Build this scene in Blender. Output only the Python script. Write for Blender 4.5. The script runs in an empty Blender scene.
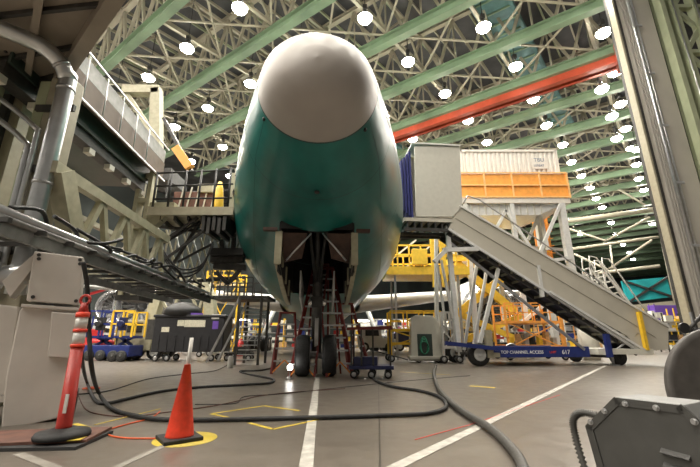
import bpy, math, random
from math import sin, cos, radians as R, pi
from mathutils import Vector, Matrix
random.seed(7)
sc = bpy.context.scene
COL = sc.collection
# ------------------------------------------------------------------ camera maths (used to size things up from the photo)
F = 370.0; TH = R(16); CH = 0.95; _s, _c = sin(TH), cos(TH)
def ray(px, py):
    x = (px-350)/F; y = (233.5-py)/F
    return Vector((x, _c-y*_s, _s+y*_c))
def at(px, py, Y):
    r = ray(px, py); t = Y/r.y
    return Vector((r.x*t, Y, CH+r.z*t))
def ground(px, py, z=0.0):
    r = ray(px, py); t = (z-CH)/r.z
    return Vector((r.x*t, r.y*t, z))
class Frame:
    """local frame: x along the front of a thing, y away, z up"""
    def __init__(s, loc, rz=0): s.loc = Vector(loc); s.rz = rz
    def local(s, p):
        d = Vector(p)-s.loc; c, n = cos(-s.rz), sin(-s.rz)
        return Vector((d.x*c-d.y*n, d.x*n+d.y*c, d.z))
    def px(s, px, py, dy=0.0):
        """point seen at (px,py) on the plane local y = dy"""
        r = ray(px, py); nrm = Vector((-sin(s.rz), cos(s.rz), 0))
        o = Vector((0, 0, CH)); p0 = s.loc+nrm*dy
        t = (p0-o).dot(nrm)/r.dot(nrm)
        return s.local(o+r*t)
# ------------------------------------------------------------------ materials
def mat(name, col, rough=.5, metal=0, var=.12, scale=6, bump=0, emit=None, es=0, coat=0, spec=.5, dirt=None, stretch=None):
    m = bpy.data.materials.new(name); m.use_nodes = True
    nt = m.node_tree; b = nt.nodes['Principled BSDF']
    b.inputs['Roughness'].default_value = rough; b.inputs['Metallic'].default_value = metal
    b.inputs['Specular IOR Level'].default_value = spec; b.inputs['Coat Weight'].default_value = coat
    tc = nt.nodes.new('ShaderNodeTexCoord'); n = nt.nodes.new('ShaderNodeTexNoise')
    n.inputs['Scale'].default_value = scale; n.inputs['Detail'].default_value = 6
    mp = nt.nodes.new('ShaderNodeMapping'); nt.links.new(tc.outputs['Object'], mp.inputs['Vector']); nt.links.new(mp.outputs[0], n.inputs['Vector'])
    if stretch: mp.inputs['Scale'].default_value = stretch
    cr = nt.nodes.new('ShaderNodeValToRGB'); cr.color_ramp.elements[0].position = .3; cr.color_ramp.elements[1].position = .7
    c0 = [max(0, c*(1-var)) for c in col]; c1 = [min(1, c*(1+var)) for c in col]
    if dirt: c0 = dirt
    cr.color_ramp.elements[0].color = (*c0, 1); cr.color_ramp.elements[1].color = (*c1, 1)
    nt.links.new(n.outputs['Fac'], cr.inputs['Fac']); nt.links.new(cr.outputs['Color'], b.inputs['Base Color'])
    if bump:
        bp = nt.nodes.new('ShaderNodeBump'); bp.inputs['Strength'].default_value = bump; bp.inputs['Distance'].default_value = .02
        nt.links.new(n.outputs['Fac'], bp.inputs['Height']); nt.links.new(bp.outputs[0], b.inputs['Normal'])
    if emit:
        b.inputs['Emission Color'].default_value = (*emit, 1); b.inputs['Emission Strength'].default_value = es
    return m
M = {}
def D(k, *a, **kw): M[k] = mat(k, *a, **kw)
D('teal_film', (.007, .125, .108), .30, var=.30, scale=1.1, coat=.08, spec=.4)
D('radome', (.36, .33, .30), .42, var=.05, scale=2)
D('seam', (.02, .06, .05), .6)
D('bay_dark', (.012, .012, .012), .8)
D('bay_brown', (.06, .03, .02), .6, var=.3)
D('cream', (.40, .375, .26), .5, var=.15)
D('truss_cream', (.38, .35, .265), .55, var=.12, scale=.8)
D('truss_green', (.21, .30, .19), .45, var=.15, scale=.6)
D('pale_green', (.36, .39, .25), .5, var=.15, scale=1)
D('deck', (.08, .08, .082), .8, var=.3, scale=.5)
D('crane_orange', (.40, .06, .025), .45, var=.15, scale=1)
D('crane_teal', (.10, .20, .20), .5, var=.3, scale=1)
D('pier_grey', (.42, .39, .34), .42, var=.08, scale=.7)
D('pier_beige', (.31, .28, .20), .5, var=.1)
D('galv', (.55, .56, .56), .28, metal=.85, var=.12, scale=5)
D('steel', (.42, .42, .42), .35, metal=.8, var=.15)
D('dark_steel', (.05, .048, .045), .5, metal=.3, var=.3)
D('black', (.012, .012, .012), .5)
D('rubber', (.018, .018, .018), .65, var=.4, scale=20)
D('tread', (.03, .03, .03), .8)
D('white_paint', (.62, .61, .57), .4, var=.06)
D('frame_white', (.60, .60, .58), .4, var=.08)
D('ivory', (.62, .60, .52), .38, var=.06, scale=3)
D('cabinet_grey', (.60, .555, .50), .42, var=.06, scale=3)
D('stair_beige', (.47, .44, .37), .42, var=.06, scale=2)
D('cabin_beige', (.50, .48, .42), .45, var=.05)
D('container_white', (.72, .68, .62), .5, var=.05)
D('rail_orange', (.85, .36, .07), .5, var=.15, scale=4)
D('yellow', (.80, .50, .03), .45, var=.12)
D('yellow_lift', (.80, .52, .05), .4, var=.12)
D('floor_yellow', (.62, .47, .06), .5, var=.15)
D('floor_white', (.50, .48, .43), .5, var=.12, scale=9, dirt=(.30, .28, .25))
D('line_worn', (.24, .22, .19), .5, var=.2, scale=9)
D('blue', (.012, .025, .15), .4, var=.15)
D('navy', (.010, .015, .07), .4, var=.2)
D('cone_red', (.78, .055, .02), .45, var=.14, scale=14)
D('post_red', (.42, .03, .02), .4, var=.15, scale=8)
D('reflect', (.62, .60, .56), .3, var=.1)
D('ladder_red', (.16, .018, .014), .5, var=.2)
D('ladder_orange', (.75, .25, .04), .5)
D('mat_red', (.15, .07, .05), .75, var=.3)
D('machine_grey', (.07, .069, .064), .45, metal=.35, var=.14, scale=7)
D('machine_top', (.13, .13, .125), .5, metal=.2, var=.1)
D('wheel_grey', (.075, .068, .062), .6, metal=.1, var=.25, scale=8)
D('hose_grey', (.065, .062, .055), .6, var=.3, scale=25)
D('green_hose', (.03, .22, .12), .4)
D('panel_dark', (.04, .06, .05), .4)
D('wing_white', (.72, .72, .70), .3, var=.05)
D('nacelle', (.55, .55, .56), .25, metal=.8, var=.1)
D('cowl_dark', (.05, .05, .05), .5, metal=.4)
D('cord_orange', (.75, .12, .03), .5)
D('cord_dark', (.12, .05, .035), .5)
D('black_bin', (.019, .019, .022), .42, var=.2)
D('paper', (.60, .57, .45), .6, var=.2, scale=30)
D('purple', (.13, .06, .35), .5)
D('teal_panel', (.02, .36, .38), .5, var=.1)
D('red', (.5, .03, .03), .45)
D('blue_fab', (.015, .02, .12), .8)
D('wood', (.55, .33, .14), .6, var=.25)
D('underdeck', (.25, .21, .165), .6, var=.15, scale=1.5)
D('wall_far', (.10, .115, .11), .7, var=.35, scale=.15)
D('text_white', (.8, .8, .8), .5)
D('text_red', (.7, .05, .03), .5)
D('text_blue', (.15, .2, .28), .5)
D('lens', (1, 1, 1), .4, emit=(1, .95, .86), es=70)
D('reflector', (.75, .75, .72), .25, metal=.9)
D('work_light', (1, 1, 1), .4, emit=(1, .97, .9), es=25)
# polished concrete floor
def floor_mat():
    m = bpy.data.materials.new('concrete'); m.use_nodes = True; nt = m.node_tree; b = nt.nodes['Principled BSDF']
    N = nt.nodes.new; Lk = nt.links.new
    tc = N('ShaderNodeTexCoord')
    def noise(s, d=8):
        n = N('ShaderNodeTexNoise'); n.inputs['Scale'].default_value = s; n.inputs['Detail'].default_value = d; Lk(tc.outputs['Object'], n.inputs['Vector']); return n
    a, c, e = noise(.55), noise(5), noise(60, 3)
    cr = N('ShaderNodeValToRGB'); cr.color_ramp.elements[0].color = (.115, .098, .080, 1); cr.color_ramp.elements[1].color = (.152, .131, .107, 1)
    cr.color_ramp.elements[0].position = .3; cr.color_ramp.elements[1].position = .7
    ad = N('ShaderNodeMath'); ad.operation = 'MULTIPLY_ADD'; ad.inputs[1].default_value = .6
    ad2 = N('ShaderNodeMath'); ad2.operation = 'MULTIPLY'; ad2.inputs[1].default_value = .4
    Lk(c.outputs['Fac'], ad2.inputs[0]); Lk(a.outputs['Fac'], ad.inputs[0]); Lk(ad2.outputs[0], ad.inputs[2]); Lk(ad.outputs[0], cr.inputs['Fac'])
    # saw-cut joints
    br = N('ShaderNodeTexBrick'); br.offset = 0; br.inputs['Scale'].default_value = 1; br.inputs['Brick Width'].default_value = 6; br.inputs['Row Height'].default_value = 6
    br.inputs['Mortar Size'].default_value = .008; br.inputs['Color1'].default_value = (1, 1, 1, 1); br.inputs['Color2'].default_value = (1, 1, 1, 1); br.inputs['Mortar'].default_value = (.35, .35, .35, 1)
    mp = N('ShaderNodeMapping'); mp.inputs['Rotation'].default_value = (0, 0, R(4.1)); Lk(tc.outputs['Object'], mp.inputs['Vector']); Lk(mp.outputs[0], br.inputs['Vector'])
    mx = N('ShaderNodeMix'); mx.data_type = 'RGBA'; mx.blend_type = 'MULTIPLY'; mx.inputs[0].default_value = 1
    Lk(cr.outputs['Color'], mx.inputs[6]); Lk(br.outputs['Color'], mx.inputs[7]); Lk(mx.outputs[2], b.inputs['Base Color'])
    rr = N('ShaderNodeMapRange'); rr.inputs[1].default_value = .3; rr.inputs[2].default_value = .7; rr.inputs[3].default_value = .28; rr.inputs[4].default_value = .38
    Lk(c.outputs['Fac'], rr.inputs[0]); Lk(rr.outputs[0], b.inputs['Roughness'])
    bp = N('ShaderNodeBump'); bp.inputs['Strength'].default_value = .06; bp.inputs['Distance'].default_value = .01; Lk(e.outputs['Fac'], bp.inputs['Height']); Lk(bp.outputs[0], b.inputs['Normal'])
    return m
M['concrete'] = floor_mat()
D('dull_panel', (.20, .20, .19), .45, metal=.3, var=.2)
D('skirt', (.10, .065, .042), .6)
D('rail_pale', (.85, .50, .20), .5)
# ------------------------------------------------------------------ mesh builder
class MB:
    def __init__(s): s.v = []; s.f = []; s.sm = []
    def add(s, vs, fs, smooth=False, flags=None):
        o = len(s.v); s.v += [tuple(p) for p in vs]
        for i, f in enumerate(fs):
            s.f.append(tuple(o+k for k in f)); s.sm.append(flags[i] if flags else smooth)
        return s
    def box(s, c, d, rz=0, rx=0):
        x, y, z = d[0]/2, d[1]/2, d[2]/2
        vs = [Vector(p) for p in ((-x,-y,-z),(x,-y,-z),(x,y,-z),(-x,y,-z),(-x,-y,z),(x,-y,z),(x,y,z),(-x,y,z))]
        m = Matrix.Rotation(rz, 3, 'Z') @ Matrix.Rotation(rx, 3, 'X')
        return s.add([m@p+Vector(c) for p in vs], [(0,3,2,1),(4,5,6,7),(0,1,5,4),(1,2,6,5),(2,3,7,6),(3,0,4,7)])
    def bar(s, a, b, w, h=None, up=(0,0,1)):
        a, b = Vector(a), Vector(b); h = h or w; d = (b-a).normalized(); u = Vector(up)
        if abs(d.dot(u)) > .98: u = Vector((0,1,0))
        r = d.cross(u).normalized(); u = r.cross(d)
        vs = [p+r*(sx*w/2)+u*(sz*h/2) for p in (a, b) for sx, sz in ((-1,-1),(1,-1),(1,1),(-1,1))]
        return s.add(vs, [(0,1,2,3),(7,6,5,4),(0,4,5,1),(1,5,6,2),(2,6,7,3),(3,7,4,0)])
    def ibeam(s, a, b, w, h, t=.06):
        a, b = Vector(a), Vector(b); o = Vector((0,0,h/2-t/2))
        s.bar(a-o, b-o, w, t); s.bar(a+o, b+o, w, t); s.bar(a, b, t, h-2*t); return s
    def tube(s, pts, r, n=8):
        pts = [Vector(p) for p in pts]; rs = r if isinstance(r, (list, tuple)) else [r]*len(pts)
        vs = []; fs = []; pr = None
        for i, p in enumerate(pts):
            t = (pts[min(i+1, len(pts)-1)]-pts[max(i-1, 0)]).normalized()
            if pr is None:
                pr = t.cross(Vector((0,0,1)));  pr = t.cross(Vector((0,1,0))) if pr.length < .05 else pr
            pr = (pr-t*pr.dot(t)).normalized(); q = t.cross(pr)
            vs += [p+(pr*cos(2*pi*k/n)+q*sin(2*pi*k/n))*rs[i] for k in range(n)]
        for i in range(len(pts)-1):
            for k in range(n): fs.append((i*n+k, i*n+(k+1)%n, (i+1)*n+(k+1)%n, (i+1)*n+k))
        fl = [True]*len(fs)+[False]*2
        fs += [tuple(range(n-1, -1, -1)), tuple((len(pts)-1)*n+k for k in range(n))]
        return s.add(vs, fs, flags=fl)
    def lathe(s, prof, c=(0,0,0), axis='Z', n=24, smooth=True):
        """prof = [(radius, height)]"""
        c = Vector(c); vs = []; fs = []
        for r, z in prof:
            for k in range(n):
                x, y = r*cos(2*pi*k/n), r*sin(2*pi*k/n)
                vs.append(c+Vector({'Z': (x, y, z), 'X': (z, x, y), 'Y': (y, z, x)}[axis]))
        for i in range(len(prof)-1):
            for k in range(n): fs.append((i*n+k, i*n+(k+1)%n, (i+1)*n+(k+1)%n, (i+1)*n+k))
        fl = [smooth]*len(fs)
        if prof[0][0] > 1e-4: fs.append(tuple(range(n-1, -1, -1))); fl.append(False)
        if prof[-1][0] > 1e-4: fs.append(tuple((len(prof)-1)*n+k for k in range(n))); fl.append(False)
        return s.add(vs, fs, flags=fl)
    def prism(s, poly, y0, y1, plane='XZ'):
        """poly in the plane, extruded along the third axis from y0 to y1"""
        f = {'XZ': lambda a, b, y: (a, y, b), 'YZ': lambda a, b, y: (y, a, b), 'XY': lambda a, b, y: (a, b, y)}[plane]
        n = len(poly); vs = [f(a, b, y0) for a, b in poly]+[f(a, b, y1) for a, b in poly]
        fs = [tuple(range(n)), tuple(range(2*n-1, n-1, -1))]+[(k, n+k, n+(k+1)%n, (k+1)%n) for k in range(n)]
        return s.add(vs, fs)
    def build(s, name, m, parent=None, bevel=0, loc=None):
        me = bpy.data.meshes.new(name)
        me.from_pydata(s.v, [], s.f); me.polygons.foreach_set('use_smooth', s.sm)
        me.materials.append(M[m] if isinstance(m, str) else m)
        import bmesh
        bm = bmesh.new(); bm.from_mesh(me); bmesh.ops.recalc_face_normals(bm, faces=bm.faces); bm.to_mesh(me); bm.free()
        o = bpy.data.objects.new(name, me); COL.objects.link(o)
        if parent: o.parent = parent
        if loc: o.location = loc
        if bevel:
            b = o.modifiers.new('b', 'BEVEL'); b.width = bevel; b.segments = 2; b.limit_method = 'ANGLE'
        return o
def thing(name, label, cat, loc=(0,0,0), rz=0, group=None):
    o = bpy.data.objects.new(name, None); COL.objects.link(o); o.location = loc; o.rotation_euler = (0,0,rz); o.empty_display_size = .1
    return tag(o, label, cat, group)
def tag(o, label, cat, group=None):
    o['label'] = label; o['category'] = cat
    if group: o['group'] = group
    return o
def struct(o): o['kind'] = 'structure'; return o
def dup(o, loc=None, rz=None, label=None, parent=None, scale=None):
    c = o.copy(); COL.objects.link(c)
    if parent: c.parent = parent
    if loc is not None: c.location = loc
    if rz is not None: c.rotation_euler = (0,0,rz)
    if scale: c.scale = scale
    if label: c['label'] = label
    for ch in list(o.children): dup(ch, parent=c)
    return c
def smooth_path(pts, n=6):
    pts = [Vector(p) for p in pts]; P = [pts[0]]+pts+[pts[-1]]; out = []
    for i in range(1, len(P)-2):
        for k in range(n):
            t = k/n; a, b, c, d = P[i-1], P[i], P[i+1], P[i+2]
            out.append(.5*((2*b)+(c-a)*t+(2*a-5*b+4*c-d)*t*t+(3*b-a-3*c+d)*t**3))
    return out+[pts[-1]]
def wheel(parent, c, r, w, axis='Y', hub='frame_white', name='wheel'):
    t = MB().lathe([(r*.55, -w*.5), (r*.9, -w*.5), (r, -w*.3), (r, w*.3), (r*.9, w*.5), (r*.55, w*.5)], c, axis, 28).build(name, 'rubber', parent)
    MB().lathe([(r*.56, -w*.49), (r*.56, -w*.54), (r*.46, -w*.52), (r*.22, -w*.51), (r*.18, -w*.62), (0, -w*.62), (0, w*.62), (r*.18, w*.62), (r*.22, w*.51), (r*.46, w*.52), (r*.56, w*.54), (r*.56, w*.49)], c, axis, 20).build('hub', hub, t)
    return t
def text(body, size, loc, rot, m, parent, name='lettering', ext=.004):
    cu = bpy.data.curves.new(name, 'FONT'); cu.body = body; cu.size = size; cu.extrude = ext
    tmp = bpy.data.objects.new(name, cu); me = bpy.data.meshes.new_from_object(tmp); bpy.data.objects.remove(tmp)
    me.materials.clear(); me.materials.append(M[m]); o = bpy.data.objects.new(name, me); COL.objects.link(o)
    o.location = loc; o.rotation_euler = rot; o.parent = parent; return o
ORD = ['first','second','third','fourth','fifth','sixth','seventh','eighth','ninth','tenth','eleventh','twelfth','thirteenth','fourteenth','fifteenth','sixteenth','seventeenth','eighteenth','nineteenth','twentieth']+['twenty-'+x for x in ('first','second','third','fourth','fifth','sixth','seventh','eighth','ninth')]+['thirtieth']

# ================================================================== THE HALL
struct(MB().box((25, 75, -.1), (260, 260, .2)).build('floor', 'concrete'))
U = Vector((-.818, .575, 0)); W = Vector((.654, .757, 0)).normalized(); W0 = Vector((17, 19.5, 0))
def hall(a, b, z=0): return W0+U*a+W*b+Vector((0, 0, z))
NB = 29; BSTEP = 5.47; B0 = -16.6; ZC = 22.0; AMAX = 46
brange = [B0+BSTEP*k for k in range(NB)]
c = MB(); c.add([hall(-8, -45, 27.6), hall(75, -45, 27.6), hall(75, 160, 27.6), hall(-8, 160, 27.6), hall(-8, -45, 27.8), hall(75, -45, 27.8), hall(75, 160, 27.8), hall(-8, 160, 27.8)],
    [(0,1,2,3),(7,6,5,4),(0,4,5,1),(1,5,6,2),(2,6,7,3),(3,7,4,0)])
struct(c.build('ceiling', 'deck'))
def wall(name, p, q, z0, z1, t=.3, m='wall_far'):
    d = (q-p).normalized(); n = Vector((-d.y, d.x, 0))*t; vs = []
    for z in (z0, z1): vs += [(*(v.xy), z) for v in (p, q, q+n, p+n)]
    return struct(MB().add(vs, [(0,1,2,3),(7,6,5,4),(0,4,5,1),(1,5,6,2),(2,6,7,3),(3,7,4,0)]).build(name, m))
wall('wall_back', hall(70, 150), hall(-6, 150), 0, 27.6)
wall('wall_left', hall(70, -40), hall(70, 150), 0, 27.6)
wall('wall_right', hall(-6, 150), hall(-6, 36), 0, 27.6)
# main green girders, each with cream top chord and braces
for k, b in enumerate(brange):
    side = 'nearest the camera' if k == 0 else 'counted from the nearest'
    lab = f'{ORD[k]} green roof girder {side}, with cream lattice above it' if k else 'green roof girder nearest the camera, cream lattice above it'
    t = thing('roof_truss', lab, 'truss', hall(0, b, ZC), 0, 'green roof girders')
    o = hall(0, b, ZC); L = lambda a, z, db=0: U*a+W*db+Vector((0, 0, z))
    MB().ibeam(L(-1, .45), L(AMAX, .45), .56, .8, .07).build('bottom_chord', 'truss_green', t)
    MB().ibeam(L(-1, 5.1), L(AMAX, 5.1), .4, .4, .06).build('top_chord', 'truss_cream', t)
    if k < 14:
        n = 16 if k < 8 else 10; st = AMAX/n
        for i in range(n):
            a0 = i*st
            p, q = (L(a0, .8), L(a0+st*.5, 4.9)); MB().bar(p, q, .2, .2).build('diagonal_brace', 'truss_cream', t)
            MB().bar(q, L(a0+st, .8), .2, .2).build('diagonal_brace', 'truss_cream', t)
            if k < 9: MB().bar(L(a0+st*.5, .8), L(a0+st*.5, 4.9), .12, .12).build('post', 'truss_cream', t)
        if k < 9:
            MB().bar(L(-1, 1.15, .55), L(AMAX, 1.15, .55), .26, .26).build('side_pipe', 'truss_cream', t)
# cross trusses running along the hall
for j in range(8):
    a = 1.2+j*5.9
    t = thing('cross_truss', f'cream lattice cross truss, {ORD[j]} row from the tall pier', 'truss', hall(a, 0, ZC), 0, 'cream cross trusses')
    L = lambda b, z: W*b+Vector((0, 0, z))
    MB().bar(L(B0, 1.3), L(75, 1.3), .24, .24).build('bottom_chord', 'truss_cream', t)
    MB().bar(L(B0, 4.7), L(75, 4.7), .24, .24).build('top_chord', 'truss_cream', t)
    for k, b in enumerate(brange[:12]):
        MB().bar(L(b, 1.3), L(b+BSTEP/2, 4.7), .16).build('diagonal_brace', 'truss_cream', t)
        MB().bar(L(b+BSTEP/2, 4.7), L(b+BSTEP, 1.3), .16).build('diagonal_brace', 'truss_cream', t)
# horizontal cross bracing between girders and small purlins under the deck
for k, b in enumerate(brange[:11]):
    t = thing('wind_bracing', f'thin cream crossed braces lying flat above the {ORD[k]} gap between green girders', 'bracing', hall(0, b, ZC+1), 0, 'flat cross bracing')
    for j in range(7):
        a = 1.2+j*5.9
        for (a0, a1) in ((a, a+5.9), (a+5.9, a)):
            MB().bar(U*a0, U*a1+W*BSTEP, .13, .13).build('brace', 'truss_cream', t)
for k in range(30):
    a = k*1.55-.5
    tag(MB().bar(hall(a, -25, 27.3), hall(a, 85, 27.3), .12, .25).build('roof_purlin', 'truss_cream' if k % 3 else 'pale_green'), 'thin purlin under the dark roof deck, one of a close-set row', 'purlin', 'purlins under the roof deck')
# teal crane walkway above the girders
for lab, a0, b0, b1, w in (('teal-grey overhead crane walkway high above the white container', 6.4, -14, 22, 2.4),
                           ('dark teal overhead walkway farther from the pier', 24, 2, 40, 1.6)):
    t = thing('crane_walkway', lab, 'walkway', hall(a0, b0, ZC+3))
    MB().add([U*-w/2, U*w/2, U*w/2+W*(b1-b0), U*-w/2+W*(b1-b0)]+[p+Vector((0,0,.12)) for p in (U*-w/2, U*w/2, U*w/2+W*(b1-b0), U*-w/2+W*(b1-b0))], [(0,1,2,3),(7,6,5,4),(0,4,5,1),(1,5,6,2),(2,6,7,3),(3,7,4,0)]).build('deck_plate', 'crane_teal', t)
    for s in (-1, 1): MB().ibeam(U*(s*w/2)+Vector((0,0,-.2)), U*(s*w/2)+W*(b1-b0)+Vector((0,0,-.2)), .25, .5, .04).build('side_beam', 'crane_teal', t)
    for i in range(int((b1-b0)/1.3)): MB().bar(U*(-w/2)+W*(i*1.3)+Vector((0,0,-.08)), U*(w/2)+W*(i*1.3)+Vector((0,0,-.08)), .1, .12).build('cross_rib', 'truss_green', t)
# orange crane girder
t = thing('bridge_crane_girder', 'long orange-red crane girder slung beneath the green roof girders', 'crane girder', hall(-.5, 5.4, 21.75))
MB().ibeam(Vector((0,0,0)), U*30, .5, .95, .07).build('girder', 'crane_orange', t)
MB().ibeam(Vector((0,0,-.15))+W*.75, U*30+Vector((0,0,-.15))+W*.75, .3, .7, .05).build('side_rail', 'crane_orange', t)
MB().box((0, .3, .1), (.9, 1.9, 1.5), R(-35)).build('end_truck', 'crane_orange', t)
for i in range(5): MB().box(U*(3+i*6)+Vector((0,0,.95)), (.15, .15, .9)).build('hanger', 'dark_steel', t)
# roof lamps
lamp0 = None
lz = 21.9
def lamp(p, lab):
    global lamp0
    if lamp0 is None:
        lamp0 = thing('high_bay_lamp', lab, 'lamp', p, 0, 'high bay roof lamps')
        MB().lathe([(.08, .95), (.12, .6), (.25, .5), (.46, .12), (.50, 0), (.47, 0), (.24, .45), (.05, .5)], n=20).build('reflector', 'reflector', lamp0)
        MB().lathe([(0, -.2), (.24, -.17), (.42, -.06), (.5, .1), (.34, .24), (0, .26)], n=20).build('lens', 'lens', lamp0)
        MB().tube([(0,0,.9), (0,0,5.4)], .03, 6).box((0,0,1), (.28,.28,.35)).build('ballast', 'dark_steel', lamp0)
        return lamp0
    return dup(lamp0, p, 0, lab)
lamps = []
V0 = 11.64
for k in range(-7, 23):  # rows behind the camera are unseen; grid extended there to light the pier
    b = (V0+5.42*k-25.7)/.996
    for j in range(0, 8):
        a = .6+5.92*j
        if a < -.5: continue
        if k > 7 and j > 2: continue
        if k > 10 and (k+j) % 2: continue
        if k > 15 and j != 1: continue
        lamps.append((a, b, k, j))
for a, b, k, j in lamps:
    p = hall(a+random.uniform(-.25, .25), b, lz)
    row = ORD[k+7]
    lab = f'glowing high bay lamp in the {row} lamp row, {ORD[j]} from the pier side'
    lamp(p, lab)
def plight(p, w, up, col=(1, .93, .82)):
    """each lamp throws a wide cone down and leaks a little light upward"""
    l = bpy.data.lights.new('lamp_light', 'SPOT'); l.energy = w; l.shadow_soft_size = .35; l.color = col; l.spot_size = R(150); l.spot_blend = .7
    o = bpy.data.objects.new('lamp_light', l); COL.objects.link(o); o.location = p
    if up:
        l = bpy.data.lights.new('lamp_leak', 'POINT'); l.energy = up; l.shadow_soft_size = .45; l.color = col
        o = bpy.data.objects.new('lamp_leak', l); COL.objects.link(o); o.location = p-Vector((0, 0, .6))
for a, b, k, j in lamps:
    if k <= 7: plight(hall(a, b, lz-.4), 1500, 85 if k > -2 else 0)
    elif k % 2 == 0: plight(hall(a, b, lz-.4), 3500, 350)
# extra lamps by the wall end (hang low near the pier)
for i, (x, y, z) in enumerate(((602, 90, 20.5), (612, 117, 20.5), (617, 139, 20.5), (637, 150, 20.5))):
    p = ground(x, y, z); lamp(p, f'bright lamp close to the pier end of the roof, {ORD[i]} of the wall-side lamps')
# ---- tall pier at the right and green steel frame beyond it
pf = Frame((15.25, 17.0, 0))
t = thing('hangar_pier', 'tall grey and beige panelled pier rising to the roof at the right', 'pier', pf.loc)
MB().box((.06, .2, 12.2), (.12, .4, 24.4)).build('edge_channel', 'pier_beige', t, .02)
MB().box((.32, .5, 12.2), (.24, .6, 24.4)).build('dark_gap', 'dark_steel', t)  # solid dark strip between the edge channel and the ribs
g = MB()
for i in range(5): g.box((.50+i*.14, .3, 12.2), (.08, .6, 24.4))
g.box((.8, .5, 12.2), (.74, .7, 24.4)); g.build('ribbed_panel', 'pier_grey', t, .01)
MB().tube([(.80, -.12, 0), (.80, -.12, 24)], .07, 10).build('conduit', 'galv', t); MB().tube([(1.02, -.1, 0), (1.02, -.1, 24)], .05, 8).build('conduit', 'galv', t)
MB().box((1.66, .4, 12.2), (1.0, .8, 24.4)).build('flat_panel', 'pier_grey', t, .02)
MB().box((2.25, .5, 12.2), (.16, .7, 24.4)).build('dark_joint', 'dark_steel', t)
for i in range(7): MB().box((.98, -.16, 2+i*3.2), (.5, .06, .12)).build('clamp', 'galv', t)
t = thing('steel_tower', 'pale green steel lattice tower beyond the tall pier', 'tower', (17.55, 16.6, 0))
for x in (.1, .8, 1.9, 3.1): MB().ibeam(Vector((x, 0, 0)), Vector((x, 0, 24.4)), .1, .1).bar((x, .1, 0), (x, .1, 24.4), .26, .42).build('column', 'pale_green', t)
MB().box((.45, .6, 12.2), (.8, .1, 24.4)).build('back_panel', 'pale_green', t); MB().box((4.5, 1.6, 12.2), (7, .1, 24.4)).build('rear_panel', 'dark_steel', t)
for i in range(8):
    z = i*3.1+.5
    MB().bar((.8, .1, z), (1.9, .1, z+1.6), .14, .25).build('diagonal_brace', 'pale_green', t); MB().bar((1.9, .1, z+1.6), (.8, .1, z+3.1), .14, .25).build('diagonal_brace', 'pale_green', t)
    MB().box((2.4, .1, z), (3.0, .3, .22)).build('cross_beam', 'pale_green', t)
for x in (.62, 1.9, 3.1): MB().tube([(x, -.15, 0), (x, -.15, 24.4)], .035, 8).build('conduit', 'galv', t)
# ---- far cream wind frame across the hall (right background)
t = thing('cream_wind_frame', 'cream pipe wind frame spanning the far right end of the hall', 'frame', (30, 44, 0))
def W2(p): return Vector(p)-Vector((30, 44, 0))
def farline(x0, y0, x1, y1, r, name='cross_pipe', Y0=52, Y1=48, m='truss_cream'):
    MB().tube([W2(at(x0, y0, Y0)), W2(at(x1, y1, Y1))], r, 10).build(name, m, t)
farline(560, 222, 658, 209, .33); farline(565, 250, 658, 237, .2); farline(590, 274, 660, 266, .22)
farline(566, 228, 606, 241, .16, 'diagonal_brace'); farline(606, 241, 650, 217, .16, 'diagonal_brace')
farline(574, 254, 608, 270, .16, 'diagonal_brace'); farline(608, 270, 652, 240, .16, 'diagonal_brace')
farline(610, 245, 613, 268, .12, 'post'); farline(570, 196, 600, 178, .14, 'diagonal_brace'); farline(600, 178, 645, 205, .14, 'diagonal_brace')
farline(655, 200, 683, 330, .35, 'column', 48, 48)
t = thing('teal_hangar_panel', 'bright teal panel with dark crossed braces in the far right background', 'panel', at(650, 290, 50))
f0 = Frame(t.location); q = [f0.px(*p) for p in ((622, 281), (667, 277), (672, 297), (628, 302))]
MB().prism([(p.x, p.z) for p in q], 0, .3).build('panel', 'teal_panel', t)
MB().bar(q[0]-Vector((0,.2,0)), q[2]-Vector((0,.2,0)), .25).build('brace', 'dark_steel', t); MB().bar(q[1]-Vector((0,.2,0)), q[3]-Vector((0,.2,0)), .25).build('brace', 'dark_steel', t)
MB().bar(q[3]+Vector((0,-.3,-.9)), q[2]+Vector((.6,-.3,-.9)), .6, .9).build('cream_sill', 'truss_cream', t)
MB().bar(q[3]+Vector((0,-.3,-2)), q[2]+Vector((.6,-.3,-2)), .6, .5).build('dark_sill', 'dark_steel', t)
tag(MB().box(at(665, 313, 46), (3.2, 1, 1.8)).build('purple_screen', 'purple'), 'purple-blue screen below the teal panel', 'screen')

# ================================================================== AIRPLANE
A0 = Vector((-.50, 4.68, 0)); ARZ = R(4.1)
air = thing('airplane', 'large jet airliner in teal protective film with grey nose cone, parked nose towards the camera', 'airplane', A0, ARZ)
ST = [(0, .001, 5.1, 5.1), (.04, .26, 4.85, 5.35), (.15, .51, 4.64, 5.6), (.35, .74, 4.47, 5.88), (.6, .91, 4.37, 6.13), (.85, 1.01, 4.31, 6.34), (1.1, 1.09, 4.25, 6.5), (1.5, 1.24, 4.03, 6.72), (2, 1.43, 3.80, 6.9), (2.6, 1.64, 3.52, 7.08),
      (3.2, 1.83, 3.25, 7.35), (4.2, 2.13, 2.90, 7.7), (5.2, 2.40, 2.60, 7.9), (6.2, 2.64, 2.38, 8.06), (7.2, 2.84, 2.22, 8.15), (9, 3.05, 2.05, 8.2), (11, 3.1, 2.0, 8.2), (30, 3.1, 2.0, 8.2), (40, 2.6, 3.2, 8.2), (50, 1.5, 5.3, 8.1), (56, .4, 7.0, 8.0)]
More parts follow.
